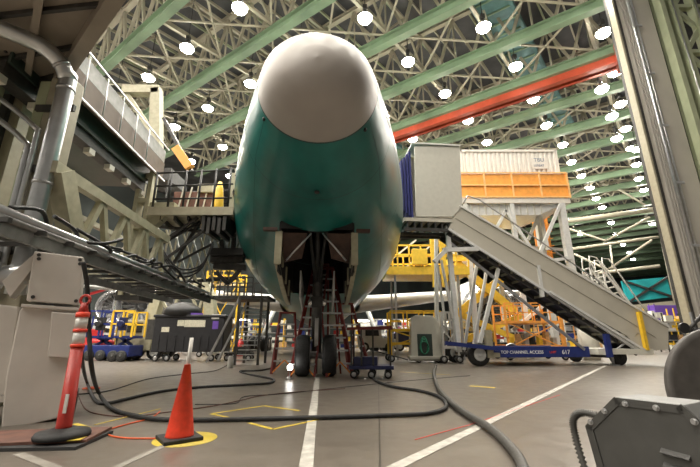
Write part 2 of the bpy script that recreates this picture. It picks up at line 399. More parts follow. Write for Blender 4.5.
def prof(s):
    for i in range(len(ST)-1):
        if ST[i][0] <= s <= ST[i+1][0]:
            t = (s-ST[i][0])/(ST[i+1][0]-ST[i][0]); a, b = ST[i], ST[i+1]
            if 0 < i < len(ST)-2 and s > .15:
                p, q = ST[i-1], ST[i+2]; out = []
                for k in (1, 2, 3):
                    m0 = (b[k]-p[k])/(b[0]-p[0])*(b[0]-a[0]); m1 = (q[k]-a[k])/(q[0]-a[0])*(b[0]-a[0])
                    out.append((2*t**3-3*t*t+1)*a[k]+(t**3-2*t*t+t)*m0+(-2*t**3+3*t*t)*b[k]+(t**3-t*t)*m1)
                return out
            return [a[k]+(b[k]-a[k])*t for k in (1, 2, 3)]
    return list(ST[-1][1:])
BW = .80; NBOT = 8; NREST = 72
def ring(s, grow=0):
    a, zb, zt = prof(s); a += grow; b = (zt-zb)/2+grow; zc = (zt+zb)/2
    t0 = math.asin(min(BW/max(a, .01), .55)) if s > 1.1 else .5
    th = [-t0+2*t0*k/NBOT for k in range(NBOT)]+[t0+(2*pi-2*t0)*k/NREST for k in range(NREST)]
    return [Vector((a*sin(x), s, zc-b*cos(x))) for x in th]
def loft(ss, skip=lambda s, k: False, grow=0):
    m = MB(); n = NBOT+NREST; vs = []; fs = []
    for s in ss: vs += ring(s, grow)
    for i in range(len(ss)-1):
        for k in range(n):
            if not skip(.5*(ss[i]+ss[i+1]), k): fs.append((i*n+k, i*n+(k+1)%n, (i+1)*n+(k+1)%n, (i+1)*n+k))
    return m.add(vs, fs, True)
ss = [1.1+.1*i for i in range(61)]+[7.2+.45*i for i in range(1, 10)]+[12, 14, 16, 20, 25, 30, 35, 40, 45, 50, 53, 56]
fus = loft(ss, lambda s, k: k < NBOT and 3.2 < s < 7.0).build('fuselage', 'teal_film', air)
loft([0, .01, .02, .04, .07, .1, .15, .2, .28, .35, .45, .6, .75, .9, 1.0, 1.1]).build('nose_cone', 'radome', air)
n = NBOT+NREST
def seam(s, w=.012, g=.004, name='seam', m='seam', par=None):
    return loft([s-w, s+w], grow=g).build(name, m, par or fus)
seam(1.1, .014); 
for s in (2.3, 4.6, 7.4, 10.5): seam(s, .006, .003)
# lengthwise skin joints and little probes
for kk in (14, 22, 66, 58+16):
    m = MB(); vs = []; sl = [1.15+.3*i for i in range(30)]
    for s in sl:
        r = ring(s, .004); r2 = r[kk].lerp(r[(kk+1) % n], .12 if s < 3 else .08); vs += [r[kk], r2]
    m.add(vs, [(2*i, 2*i+1, 2*i+3, 2*i+2) for i in range(len(sl)-1)], True).build('skin_joint', 'seam', fus)
for k in (NBOT+4, n-6):
    p = ring(1.2)[k]; MB().lathe([(.03, -.03), (.035, .02), (.0, .05)], p, 'Z', 10).build('bolt_cover', 'black', air)
MB().lathe([(.045, -.04), (.05, 0), (.0, .03)], Vector((0, 2.1, prof(2.1)[1]+.0)), 'Z', 12).build('antenna', 'dark_steel', air)
# nose gear bay
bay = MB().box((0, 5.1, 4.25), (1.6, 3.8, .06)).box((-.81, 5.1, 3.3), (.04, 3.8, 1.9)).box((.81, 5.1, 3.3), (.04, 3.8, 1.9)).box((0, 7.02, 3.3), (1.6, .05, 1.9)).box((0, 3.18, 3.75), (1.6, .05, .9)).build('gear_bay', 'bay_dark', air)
for s in (-1, 1):
    # forward door: hinged at the bay side, hanging down, long and tapering aft
    pts = [(3.2, 3.22), (3.2, 2.52), (4.3, 2.22), (5.6, 1.98), (6.4, 1.95), (6.4, 2.36), (5.2, 2.6), (4.2, 2.92)]
    d = MB().prism(pts, s*.80, s*.86, 'YZ').build('gear_door', 'bay_brown', air)
    MB().prism(pts, s*.862, s*.885, 'YZ').build('door_skin', 'teal_film', d)
    e = MB(); e.box((s*.83, 3.18, 2.87), (.15, .05, .72)); e.build('door_edge', 'cream', d)
    e = MB()
    for i in range(1, 4): e.bar((s*.84, *pts[i]), (s*.84, *pts[i+1]), .1, .05)
    e.build('door_rim', 'cream', d)
    for y, z in ((3.7, 2.75), (4.6, 2.5), (5.5, 2.3)): MB().box((s*.78, y, z), (.05, .1, .42)).build('door_rib', 'cream', d)
    # sloping brown liner inside the bay front
    MB().add([(s*.79, 3.22, 3.22), (s*.22, 3.22, 3.22), (s*.33, 3.5, 2.72), (s*.72, 3.5, 2.62), (s*.79, 3.3, 3.22), (s*.22, 3.3, 3.22), (s*.33, 3.58, 2.72), (s*.72, 3.58, 2.62)],
             [(0,1,2,3),(7,6,5,4),(0,4,5,1),(1,5,6,2),(2,6,7,3),(3,7,4,0)]).build('bay_liner', 'bay_brown', air)
    MB().tube([(s*.12, 3.15, 3.2), (s*.66, 3.3, 2.62)], .022, 8).build('door_rod', 'galv', air)
    MB().box((s*1.02, 3.16, 3.27), (.3, .12, .07)).build('hinge_cover', 'bay_brown', air)
    MB().prism([(5.0, 2.7), (5.0, 2.0), (6.6, 1.75), (6.6, 2.4)], s*.42, s*.46, 'YZ').build('rear_gear_door', 'wing_white', air)
MB().add([(-.16, 3.25, 3.24), (.16, 3.25, 3.24), (.16, 3.5, 4.2), (-.16, 3.5, 4.2)], [(0,1,2,3)]).build('bay_plate', 'bay_dark', air)
gear = MB().tube([(0, 5.6, 4.1), (0, 6.0, .62)], .14, 16).build('nose_gear', 'machine_grey', air)
MB().tube([(0, 5.9, 1.5), (0, 6.0, .55)], .1, 16).build('piston', 'galv', gear)
MB().tube([(0, 4.0, 3.9), (0, 5.75, 2.6)], .07, 10).tube([(-.25, 4.0, 3.9), (-.05, 5.7, 2.5)], .05).tube([(.25, 4.0, 3.9), (.05, 5.7, 2.5)], .05).build('drag_brace', 'machine_grey', gear)
MB().tube([(-.4, 6.0, .54), (.4, 6.0, .54)], .09, 14).build('axle', 'steel', gear)
MB().bar((0, 5.84, 1.6), (0, 5.6, 1.15), .1, .06).bar((0, 5.6, 1.15), (0, 5.9, .75), .1, .06).build('torque_link', 'frame_white', gear)
MB().box((0, 5.7, 1.95), (.3, .12, .3)).build('steering_box', 'dark_steel', gear)
for s in (-1, 1):
    w = wheel(air, Vector((s*.36, 6.0, .54)), .54, .38, 'X', 'steel')
    MB().lathe([(.0, -.03), (.09, -.03), (.11, 0), (.09, .03), (0, .03)], (s*.16, 5.78, 1.95), 'Y', 14).build('taxi_light', 'reflector', air)
# wings and engines
for s in (-1, 1):
    vs = []; secs = [(2.3, 16.5, 26.5, 3.1, 1.1), (9.5, 22.0, 28.5, 4.2, .8), (20, 31, 35, 5.6, .45), (29, 38, 40, 6.9, .2)]
    m = MB(); N = 14
    for lx, y0, y1, z, th in secs:
        for k in range(N):
            a = 2*pi*k/N; cx = .5-.5*cos(a); zz = sin(a)*(.5*th)*(1.25-cx)*1.0
            vs.append((s*lx, y0+(y1-y0)*cx, z+zz))
    fs = [(i*N+k, i*N+(k+1)%N, (i+1)*N+(k+1)%N, (i+1)*N+k) for i in range(3) for k in range(N)]+[tuple(range(3*N, 4*N))]
    m.add(vs, fs, True).build('wing', 'wing_white', air)
    for ex, ey, ez, K_ in ((s*11.2, 19.0, 2.95, .86), (s*17.5, 28.0, 3.6, .80)):
        rs = lambda pr: [(a_*K_, b_*K_) for a_, b_ in pr]
        e = MB().lathe(rs([(1.42, 1.0), (1.38, .35), (1.45, .08), (1.55, 0), (1.66, .1), (1.78, .7), (1.82, 1.6)]), (ex, ey, ez), 'Y', 40).build('engine', 'nacelle', air)
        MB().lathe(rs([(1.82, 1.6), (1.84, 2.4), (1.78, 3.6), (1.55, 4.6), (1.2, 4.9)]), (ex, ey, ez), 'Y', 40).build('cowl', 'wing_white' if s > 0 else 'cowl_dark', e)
        MB().lathe(rs([(1.4, 1.0), (1.38, 1.05), (.4, 1.0), (.3, .75), (.12, .45), (0, .35)]), (ex, ey, ez), 'Y', 40).build('fan', 'cowl_dark', e)
        for k in range(18):
            a = 2*pi*k/18; MB().bar((ex+.4*K_*cos(a), ey+.9*K_, ez+.4*K_*sin(a)), (ex+1.36*K_*cos(a), ey+.95*K_, ez+1.36*K_*sin(a)), .18, .03, up=(sin(a), 1, -cos(a))).build('fan_blade', 'steel', e)
        MB().add([(ex-.15, ey+1.6, ez+1.3), (ex+.15, ey+1.6, ez+1.3), (ex+.15, ey+6, ez+1.4), (ex-.15, ey+6, ez+1.4), (ex-.12, ey+3.5, ez+2.2), (ex+.12, ey+3.5, ez+2.2), (ex+.12, ey+6.5, ez+2.2), (ex-.12, ey+6.5, ez+2.2)],
             [(0,1,2,3),(7,6,5,4),(0,4,5,1),(1,5,6,2),(2,6,7,3),(3,7,4,0)]).build('pylon', 'wing_white', air)
# main gear, far under the wings
for s in (-1, 1):
    g = MB().tube([(s*4.2, 29, 3.4), (s*5.2, 29.5, .7)], .2, 12).build('main_gear', 'frame_white', air)
    for i in range(3):
        for q in (-.5, .5): wheel(air, Vector((s*5.2+q, 28+i*1.45, .65)), .65, .45, 'X', 'steel')

# ================================================================== PASSENGER STAIRS (right)
sf = Frame((4.85, 14.6, 0), R(6))
st = thing('boarding_stairs', 'tall beige enclosed boarding stairs on a blue wheeled chassis beside the nose', 'stairs', sf.loc, sf.rz)
def P(x, y, d=-.3): return sf.px(x, y, d)
def poly(pts, d=-.3): return [(P(x, y, d).x, P(x, y, d).z) for x, y in pts]
SW = .7
cab = poly([(414, 147), (459, 147), (462, 207), (452, 217), (416, 217)])
MB().prism(cab, -.35, -.28).build('cabin_side', 'cabin_beige', st); MB().prism(cab, SW, SW+.06).build('cabin_side', 'cabin_beige', st)
xs = [p[0] for p in cab]; zt = max(p[1] for p in cab); zb = min(p[1] for p in cab)
MB().box((sum((min(xs), max(xs)))/2, SW/2-.15, zt+.03), (max(xs)-min(xs)+.06, SW+.5, .07)).build('cabin_roof', 'white_paint', st)
MB().box((max(xs)-.03, SW/2-.15, (zt+zb)/2+1.1), (.05, SW+.3, (zt-zb)-2.4)).build('cabin_back', 'cabin_beige', st)
fl = P(404, 219); fr = P(452, 219)
MB().box(((fl.x+fr.x)/2, SW/2-.1, fl.z-.02), (fr.x-fl.x, SW+.5, .14)).build('cabin_floor', 'stair_beige', st)
g = MB()
for i in range(7):
    x = fl.x+(fr.x-fl.x)*(i+.5)/7; g.box((x, SW/2-.1, fl.z-.22), (.06, SW+.4, .3))
for y in (-.3, SW*.5, SW+.1): g.box(((fl.x+fr.x)/2, y, fl.z-.42), (fr.x-fl.x, .07, .12))
g.build('floor_joists', 'dark_steel', st)
# folded blue-black door bellows against the fuselage
for i in range(4): MB().box((P(412-i*2.6, 180).x, SW/2-.1, P(410, 182).z), (.07, SW+.1-.1*i, 3.0-.25*i)).build('bellows_fold', 'blue_fab', st)
side = poly([(459, 206), (607, 289), (668, 327), (668, 349), (640, 352), (627, 336), (545, 290), (448, 229)])
MB().prism(side, -.32, -.26).build('side_panel', 'stair_beige', st)
MB().prism(side, SW, SW+.06).build('side_panel', 'stair_beige', st)
a, b = P(459, 206), P(668, 327); a2, b2 = P(448, 229), P(640, 352)
g = MB().bar((a.x, -.33, a.z), (b.x, -.33, b.z), .1, .08); g.build('top_trim', 'white_paint', st)
MB().bar((a2.x, -.33, a2.z), (b2.x, -.33, b2.z), .1, .1).build('bottom_trim', 'frame_white', st)
m1, m2 = P(455, 218), P(655, 337); MB().bar((m1.x, -.335, m1.z), (m2.x, -.335, m2.z), .03, .03).build('trim_line', 'stair_beige', st)
# steps between the panels
for i in range(26):
    t_ = i/25; p = a2.lerp(b2, t_)+Vector((0, 0, .22)); MB().box((p.x+.12, SW/2-.15, p.z-.02), (.32, SW+.2, .04)).box((p.x-.04, SW/2-.15, p.z+.09), (.03, SW+.2, .2)).build('step', 'dark_steel', st)
# lower stringers with dark underside
c1, c2 = P(446, 236), P(600, 352)
MB().bar((a2.x, SW/2-.15, a2.z+.02), (b2.x, SW/2-.15, b2.z+.02), SW+.3, .05).build('underside_plate', 'dark_steel', st)
for y in (-.15, SW-.05): MB().bar((a2.x, y, a2.z-.12), (b2.x, y, b2.z-.05), .08, .2).build('stringer', 'dark_steel', st)
for i in range(16):
    p = a2.lerp(b2, (i+.5)/16); MB().box((p.x, SW/2-.15, p.z-.07), (.06, SW+.2, .09)).build('cross_rib', 'pier_beige', st)
c3, c4 = P(450, 240), P(588, 350); MB().bar((c3.x, -.1, c3.z), (c4.x, -.1, c4.z), .08, .1).build('lift_arm', 'steel', st)
c5, c6 = P(548, 292), P(645, 352); MB().bar((c5.x, -.42, c5.z), (c6.x, -.42, c6.z), .06, .09).build('lift_arm', 'frame_white', st)
g = MB().box((P(540, 281).x, -.3, P(540, 281).z), (.12, .14, 1.25)); g.build('panel_bracket', 'frame_white', st)
g = MB()
p1, p2 = P(463, 199), P(600, 282)
MB().tube([(p1.x, -.3, p1.z-.2), (p1.x+.2, -.3, p1.z+.15), (p1.x+.7, -.3, p1.z), (p2.x, -.3, p2.z), (p2.x+.2, -.3, p2.z-.4)], .03, 8).build('handrail', 'steel', st)
SW = 2.3
# tall front legs
def leg(x0, y0, x1, y1, d, w=.16, m='frame_white'): p, q = P(x0, y0, d), P(x1, y1, d); MB().bar(p, q, w*.75, w*.75).build('leg', m, st)
leg(436, 222, 437, 352, SW, .2); leg(447, 226, 459, 352, -.1, .22); leg(441, 260, 453, 318, .4, .12)
leg(478, 256, 464, 350, 1.6, .15); leg(499, 266, 478, 350, -.1, .17); leg(487, 268, 473, 350, SW, .15); leg(437, 262, 447, 335, SW-.4, .12)
q1, q2 = P(434, 262), P(446, 250); MB().bar(q1, q2, .16).build('collar_beam', 'frame_white', st); q1, q2 = P(443, 250), P(478, 249); MB().bar(q1, q2, .16).build('collar_beam', 'frame_white', st)
q1, q2 = P(445, 343), P(500, 349); MB().bar(q1, q2, .14).build('axle_beam', 'blue', st)
# chassis
k1, k2 = P(496, 347), P(594, 357)
for y in (-.05, SW): MB().box(((k1.x+k2.x)/2, y, (k1.z+k2.z)/2), (k2.x-k1.x, .14, k1.z-k2.z+.02)).build('chassis_rail', 'blue', st, .01)
MB().box(((k1.x+k2.x)/2, SW/2, k1.z-.05), (k2.x-k1.x-.2, SW-.1, .05)).build('chassis_deck', 'navy', st)
zz = (k1.z+k2.z)/2
text('TOP CHANNEL ACCESS', .16, (k1.x+.25, -.125, zz-.06), (R(90), 0, 0), 'text_white', st)
text('UNIT', .12, (k1.x+2.2, -.125, zz-.05), (R(90), 0, 0), 'text_red', st); text('617', .22, (k1.x+2.7, -.125, zz-.08), (R(90), 0, 0), 'text_white', st)
y1, y2 = P(487, 330), P(493, 358); MB().box(((y1.x+y2.x)/2, -.2, (y1.z+y2.z)/2), (.22, .2, y1.z-y2.z)).box(((y1.x+y2.x)/2+.15, -.2, y2.z+.1), (.4, .2, .16)).build('hitch_post', 'pier_beige', st)
l1, l2 = P(594, 345), P(652, 358); MB().box(((l1.x+l2.x)/2, .5, (l1.z+l2.z)/2), (l2.x-l1.x, 1.9, .2)).build('foot_platform', 'ivory', st, .01)
l1, l2 = P(601, 334), P(606, 357); MB().box(((l1.x+l2.x)/2, -.52, (l1.z+l2.z)/2), (.18, .14, l1.z-l2.z)).build('outrigger', 'blue', st)
MB().tube([(P(612, 356).x, -.3, .55), (P(612, 356).x, -.3, .03)], .05).box((P(612, 356).x, -.3, .02), (.3, .3, .04)).build('jack', 'steel', st)
l1, l2 = P(641, 312), P(646, 350); MB().box(((l1.x+l2.x)/2-.15, -.42, (l1.z+l2.z)/2), (.13, .14, l1.z-l2.z)).build('end_post', 'yellow', st)
MB().tube([P(612, 356, -.2)+Vector((0,0,.1)), P(638, 333, -.3)], .04).build('end_strut', 'steel', st)
for p, r, y in ((P(481, 356), .42, -.1), (P(481, 356), .42, SW), (P(622, 357), .3, -.1), (P(622, 357), .3, SW)):
    wheel(st, Vector((p.x, y, r)), r, .26, 'Y', 'frame_white' if r > .4 else 'black')
    MB().bar((p.x, y+.15, r), (p.x, SW/2, r), .1).build('axle_stub', 'dark_steel', st)

# ================================================================== CONTAINER ON TALL PLATFORM
cf = Frame((3.2, 20, 0))
ct = thing('platform_tower', 'tall white steel platform with orange guard rail behind the boarding stairs', 'platform', cf.loc)
def C(x, y, d=0): return cf.px(x, y, d)
a, b = C(458, 198), C(571, 203); zt = a.z; PD = 3.0
MB().box(((a.x+b.x)/2, PD/2, (a.z+b.z)/2), (b.x-a.x, PD, a.z-b.z)).build('deck_slab', 'container_white', ct, .02)
g = MB(); a2, b2 = C(462, 203), C(558, 214)
MB().prism([(a2.x, b.z), (b.x-.3, b.z), (C(540, 214).x, b2.z), (a2.x, b2.z)], .2, PD).build('underframe', 'frame_white', ct)
for i in range(12): MB().box((a2.x+.4*i+.2, .17, (b.z+b2.z)/2), (.05, .06, b.z-b2.z)).build('underframe_rib', 'cabin_beige', ct)
r0 = C(459, 173).z
ga = MB(); x = a.x; nx = 4
for i in range(nx+1): ga.box((a.x+(b.x-a.x)*i/nx, -.03, (zt+r0)/2), (.09, .07, r0-zt))
for z in (zt+.06, (zt+r0)/2, r0): ga.box(((a.x+b.x)/2, -.03, z), (b.x-a.x, .06, .08))
ga.box((b.x, PD/2, r0), (.08, PD, .08)); ga.box((b.x, PD/2, (zt+r0)/2), (.08, PD, .08)); ga.build('guard_rail', 'rail_pale', ct)
MB().box(((a.x+b.x)/2, .03, (zt+r0)/2), (b.x-a.x, .03, (r0-zt)*.92)).box((b.x-.04, PD/2, (zt+r0)/2), (.03, PD, (r0-zt)*.92)).build('rail_mesh_panel', 'rail_orange', ct)
for y in (.15, PD-.15):
    for x_, m_ in ((C(563, 210).x, .34), (C(513, 210).x, .24), (C(466, 210).x, .24)):
        MB().box((x_, y, b.z/2), (m_, m_, b.z)).build('tower_leg', 'frame_white', ct)
def cb(x0, y0, x1, y1, d=0, w=.16, nm='tower_brace'): MB().bar(C(x0, y0, d), C(x1, y1, d), w, w).build(nm, 'frame_white', ct)
cb(505, 210, 540, 262); cb(560, 205, 536, 262); cb(540, 262, 570, 258); cb(490, 240, 506, 210); cb(528, 240, 540, 213, 1); cb(540, 213, 548, 250, 1); cb(513, 262, 568, 300); cb(513, 330, 568, 285)
cb(466, 250, 513, 246); cb(513, 246, 568, 250, PD)
t = thing('shipping_container', 'white corrugated shipping container resting on the tall platform', 'container', (a.x+cf.loc.x, cf.loc.y+.5, zt))
ca, cb_ = C(460, 150, .5), C(555, 150, .5); cl, cw, chh = cb_.x-ca.x, 2.3, ca.z-zt
g = MB(); nn = 22; poly_ = []
x0 = ca.x-a.x
for i in range(nn):
    xa = x0+cl*i/nn; w = cl/nn
    poly_ += [(xa, .06), (xa+w*.3, .06), (xa+w*.45, 0), (xa+w*.85, 0)]
poly_ += [(x0+cl, .06), (x0+cl, cw), (x0, cw)]
g.prism(poly_, .05, chh-.12, 'XY'); g.build('corrugated_side', 'container_white', t)
MB().box((x0+cl/2, .02, chh-.06), (cl+.05, .12, .14)).box((x0+cl/2, cw, chh-.06), (cl+.05, .1, .14)).box((x0+cl, .02, chh/2), (.14, .12, chh)).box((x0, .02, chh/2), (.14, .12, chh)).box((x0+cl/2, .02, .1), (cl, .1, .16)).build('frame', 'container_white', t)
MB().box((x0+cl/2, cw/2, chh-.08), (cl, cw, .05)).build('roof', 'container_white', t)
sx = C(533, 160, .5).x-a.x
MB().box((sx+.35, -.02, chh*.73), (.95, .02, .75)).build('sign_plate', 'container_white', t)
text('TBU', .34, (sx+.02, -.035, chh*.76), (R(90), 0, 0), 'text_blue', t); text('109847', .22, (sx-.05, -.035, chh*.66), (R(90), 0, 0), 'text_blue', t)
# orange ladder cage beyond the tower
t = thing('ladder_cage', 'orange caged access ladder standing behind the white tower', 'ladder', (at(553, 300, 24).x, 24, 0)); f0 = Frame(t.location)
zt_ = f0.px(553, 205).z
for x in (-.35, .35): MB().box((x, 0, zt_/2), (.12, .12, zt_)).build('rail', 'rail_orange', t)
MB().box((0, .3, zt_*.75), (.9, .06, zt_*.5)).build('cage_panel', 'rail_orange', t)
for i in range(24): MB().box((0, 0, .4+i*(zt_-.6)/24), (.7, .05, .05)).build('rung', 'yellow', t)
for i in range(10): MB().box((0, -.3, zt_*.5+i*zt_*.05), (.9, .05, .06)).build('cage_hoop', 'rail_orange', t)

# ================================================================== YELLOW LIFTS AND STANDS behind the stairs
def railing(m, x0, x1, y, z0, h, n, t=.05):
    for i in range(n+1): m.box((x0+(x1-x0)*i/n, y, z0+h/2), (t, t, h))
    for z in (h, h*.5): m.box(((x0+x1)/2, y, z0+z), (abs(x1-x0), t, t))
t = thing('scissor_lift', 'big yellow scissor lift with crossed arms behind the stair legs', 'lift', (at(500, 340, 22).x, 22, 0)); f0 = Frame(t.location)
def fb(pts, d, w, nm, m='yellow_lift'): MB().bar(f0.px(*pts[0], d), f0.px(*pts[1], d), w, w*1.6).build(nm, m, t)
fb(((455, 262), (515, 312)), 0, .28, 'scissor_arm'); fb(((522, 262), (460, 312)), .3, .28, 'scissor_arm'); fb(((455, 312), (530, 345)), 0, .2, 'scissor_arm'); fb(((530, 312), (460, 342)), .3, .2, 'scissor_arm')
p, q = f0.px(450, 262), f0.px(530, 262); MB().box(((p.x+q.x)/2, .8, p.z+.15), (q.x-p.x, 2.2, .3)).build('deck', 'yellow_lift', t)
g = MB(); railing(g, p.x, q.x, -.25, p.z+.3, .9, 5, .07); g.build('rail', 'yellow_lift', t)
MB().box(((p.x+q.x)/2, .8, .55), (q.x-p.x, 2.0, .5)).build('base', 'dark_steel', t)
for x in (p.x+.6, q.x-.6):
    for y in (0, 1.6): wheel(t, Vector((x, y, .4)), .4, .3)
t = thing('boom_platform', 'wide yellow work platform with control box under the wing root', 'platform', (at(420, 340, 19).x, 19, 0)); f0 = Frame(t.location)
p, q = f0.px(386, 273), f0.px(468, 266)
MB().box(((p.x+q.x)/2, 1, p.z+.1), (q.x-p.x, 2.4, .42)).build('deck', 'yellow_lift', t)
for y in (-.1, 2.1): g = MB(); railing(g, p.x, q.x, y, p.z+.3, 1.15, 7, .08); g.build('rail', 'yellow_lift', t)
x_ = f0.px(419, 262).x; MB().box((x_, -.2, p.z+.8), (.8, .25, .85)).build('control_box', 'yellow_lift', t, .03)
for xx, ytop in ((432, 240), (441, 242)):
    p2 = f0.px(xx, ytop); MB().box((p2.x, -.15, (p2.z+p.z)/2-.3), (.28, .2, p2.z-p.z+.9)).build('mast', 'yellow_lift', t)
for xx in (396, 460):
    xl = f0.px(xx, 300).x
    for y in (.1, 2): MB().box((xl, y, p.z/2), (.1, .1, p.z)).build('leg', 'steel', t)
fb(((400, 273), (430, 246)), 2.3, .06, 'strut', 'white_paint'); fb(((388, 262), (416, 240)), 2.3, .06, 'strut', 'white_paint')
# orange cage stand
def cage(name, lab, cat, x0, x1, ytop, ymid, ybot, Y, m, dep=1.6, n=5, wheels=True, group=None):
    o = ground((x0+x1)/2, 345); loc = (at((x0+x1)/2, 330, Y).x, Y, 0)
    t = thing(name, lab, cat, loc, 0, group); f = Frame(loc)
    a, b = f.px(x0, ytop), f.px(x1, ytop); zm = f.px(x0, ymid).z; zb = max(.12, f.px(x0, ybot).z)
    for i, (x, y) in enumerate(((a.x, 0), (b.x, 0), (a.x, dep), (b.x, dep))): MB().box((x, y, a.z/2+.1), (.09, .09, a.z-.2)).build('post', m, t)
    MB().box(((a.x+b.x)/2, dep/2, zm), (b.x-a.x, dep, .12)).build('deck', m, t)
    for y in (0, dep):
        g = MB(); railing(g, a.x, b.x, y, zm, a.z-zm, n, .05); g.build('rail', m, t)
    g = MB()
    g.bar((a.x, 0, zb), (b.x, 0, zm), .05).bar((b.x, 0, zb), (a.x, 0, zm), .05).box(((a.x+b.x)/2, 0, zb+.1), (b.x-a.x, .08, .1))
    MB().box(((a.x+b.x)/2, dep, zb+.1), (b.x-a.x, .08, .1)).build('bottom_rail', m, t)
    g.build('cross_brace', m, t)
    if wheels:
        for x in (a.x, b.x):
            for y in (0, dep): wheel(t, Vector((x, y, .16)), .16, .1, 'Y', 'steel', 'caster')
    return t, f, a, b
t, f0, a, b = cage('orange_work_stand', 'orange framed work stand with guard rails seen under the stairs', 'work stand', 504, 557, 303, 322, 348, 18.6, 'rail_orange', 1.6, 6)
MB().lathe([(.3, -.05), (.36, 0), (.3, .05), (.26, 0), (.3, -.05)], (f0.px(508, 341).x, -.3, .45), 'Y', 20).build('hand_wheel', 'steel', t)
for i in range(7):
    x = a.x+.3+i*.35; MB().box((x, .4, .8+.1*(i % 3)), (.18, .3, .5+.15*(i % 2))).build('stored_part', ['yellow', 'wood', 'steel', 'black'][i % 4], t)
cage('yellow_work_stand', 'yellow railed work stand just right of the nose gear', 'work stand', 390, 440, 311, 330, 346, 17.0, 'yellow', 1.2, 3)
cage('yellow_work_stand', 'low yellow trolley stand against the far clutter beside the scissor lift', 'work stand', 455, 492, 322, 334, 346, 26, 'yellow', 1.2, 3)
t, f0, a, b = cage('wire_trolley', 'small white wire trolley behind the left stair wheels', 'trolley', 441, 456, 312, 328, 350, 16.2, 'white_paint', .5, 4)
# white rolling stairs top seen above the stair panel
for i, (x0, x1, lab) in enumerate(((590, 606, 'white rolling ladder with loop rails rising above the beige stair panel, left of two'), (603, 622, 'white rolling ladder rising above the beige stair panel, beside the teal panel'))):
    Y = 27; base = (at((x0+x1)/2, 330, Y).x, Y, 0); t = thing('rolling_ladder', lab, 'ladder', base, 0, 'white rolling ladders'); f0 = Frame(base)
    a, b = f0.px(x0, 268+2*i), f0.px(x1+14, 305)
    for y in (0, .9):
        MB().bar((a.x, y, a.z), (b.x+1.5, y, .2), .1, .12).build('stringer', 'white_paint', t)
        MB().tube([(a.x, y, a.z), (a.x+.1, y, a.z+.9), (a.x+.6, y, a.z+.8), (b.x+1.5, y, 1.1)], .05).build('handrail', 'white_paint', t)
        MB().box((a.x, y, a.z/2), (.1, .1, a.z)).build('post', 'white_paint', t)
    for k in range(14):
        p = Vector((a.x, .45, a.z)).lerp(Vector((b.x+1.5, .45, .2)), k/14); MB().box(p, (.3, .9, .05)).build('step', 'white_paint', t)
# wrapped bundle
tag(MB().lathe([(.35, 0), (.45, .3), (.4, .9), (.46, 1.3), (.3, 1.55), (0, 1.6)], (at(590, 345, 19).x, 19, 0), 'Z', 9).build('wrapped_bundle', 'ivory'), 'cream wrapped bundle standing under the stairs near the right end', 'bundle')

# ================================================================== GREY GROUND UNIT WITH GREEN HOSES
gp = ground(428, 363); gf = Frame((gp.x, gp.y, 0), R(-3))
t = thing('ground_cart', 'pale grey-green ground cart with coiled green hoses on its front', 'cart', gf.loc, gf.rz)
pts = [(411, 318), (416, 315), (433, 316), (440, 324), (446, 361), (411, 361)]
q = [gf.px(*p) for p in pts]
MB().prism([(p.x, p.z) for p in q], 0, .85).build('body', 'ivory', t, .02)
a, b = gf.px(410, 359), gf.px(448, 364); MB().box(((a.x+b.x)/2, .4, .22), (b.x-a.x+.05, 1.0, .12)).build('base_tray', 'ivory', t, .01)
a, b = gf.px(417, 334), gf.px(433, 357)
MB().box(((a.x+b.x)/2, -.01, (a.z+b.z)/2), (b.x-a.x, .03, a.z-b.z)).build('recess_panel', 'panel_dark', t)
g = MB(); cx, cz = (a.x+b.x)/2, (a.z+b.z)/2
for k in range(4):
    g.tube([(cx-.04+.14*cos(u)*(1+.1*k), -.06-.02*k, cz-.03*k+.36*sin(u)*(1-.1*k)) for u in [2*pi*i/24 for i in range(25)]], .022, 6)
g.build('green_hose_coil', 'green_hose', t)
for x in (-.35, .45):
    for y in (.1, .8): wheel(t, Vector((x, y, .09)), .09, .06, 'Y', 'steel', 'caster')
MB().tube([(q[3].x-.1, .3, q[3].z-.2), (q[3].x+.05, .3, q[3].z-.25)], .03).build('knob', 'red', t)

# ================================================================== TOOL CART with red bar, beside nose gear
kp = ground(372, 379); kf = Frame((kp.x, kp.y, 0), R(-6))
t = thing('flatbed_cart', 'dark flatbed cart with posts and a red top bar right of the nose gear', 'cart', kf.loc, kf.rz)
a, b = kf.px(349, 371), kf.px(394, 371)
MB().box(((a.x+b.x)/2, .35, .27), (b.x-a.x, .8, .09)).build('bed', 'navy', t, .01)
for x in (a.x+.06, a.x+.32, (a.x+b.x)/2+.05, b.x-.08): MB().box((x, 0, .78), (.045, .045, .95)).build('post', 'dark_steel', t)
for x in (a.x+.06, b.x-.08): MB().box((x, .7, .78), (.045, .045, .95)).build('post', 'dark_steel', t)
MB().bar((a.x-.05, 0, 1.22), (b.x-.02, 0, 1.26), .08, .07).bar((a.x, .7, 1.24), (b.x, .7, 1.24), .06).build('top_bar', 'ladder_red', t)
MB().box(((a.x+b.x)/2-.15, .3, .42), (.6, .5, .2)).build('tool_tray', 'navy', t)
for x in (a.x+.12, b.x-.15, (a.x+b.x)/2):
    for y in (.05, .65): wheel(t, Vector((x, y, .1)), .1, .05, 'Y', 'steel', 'caster')

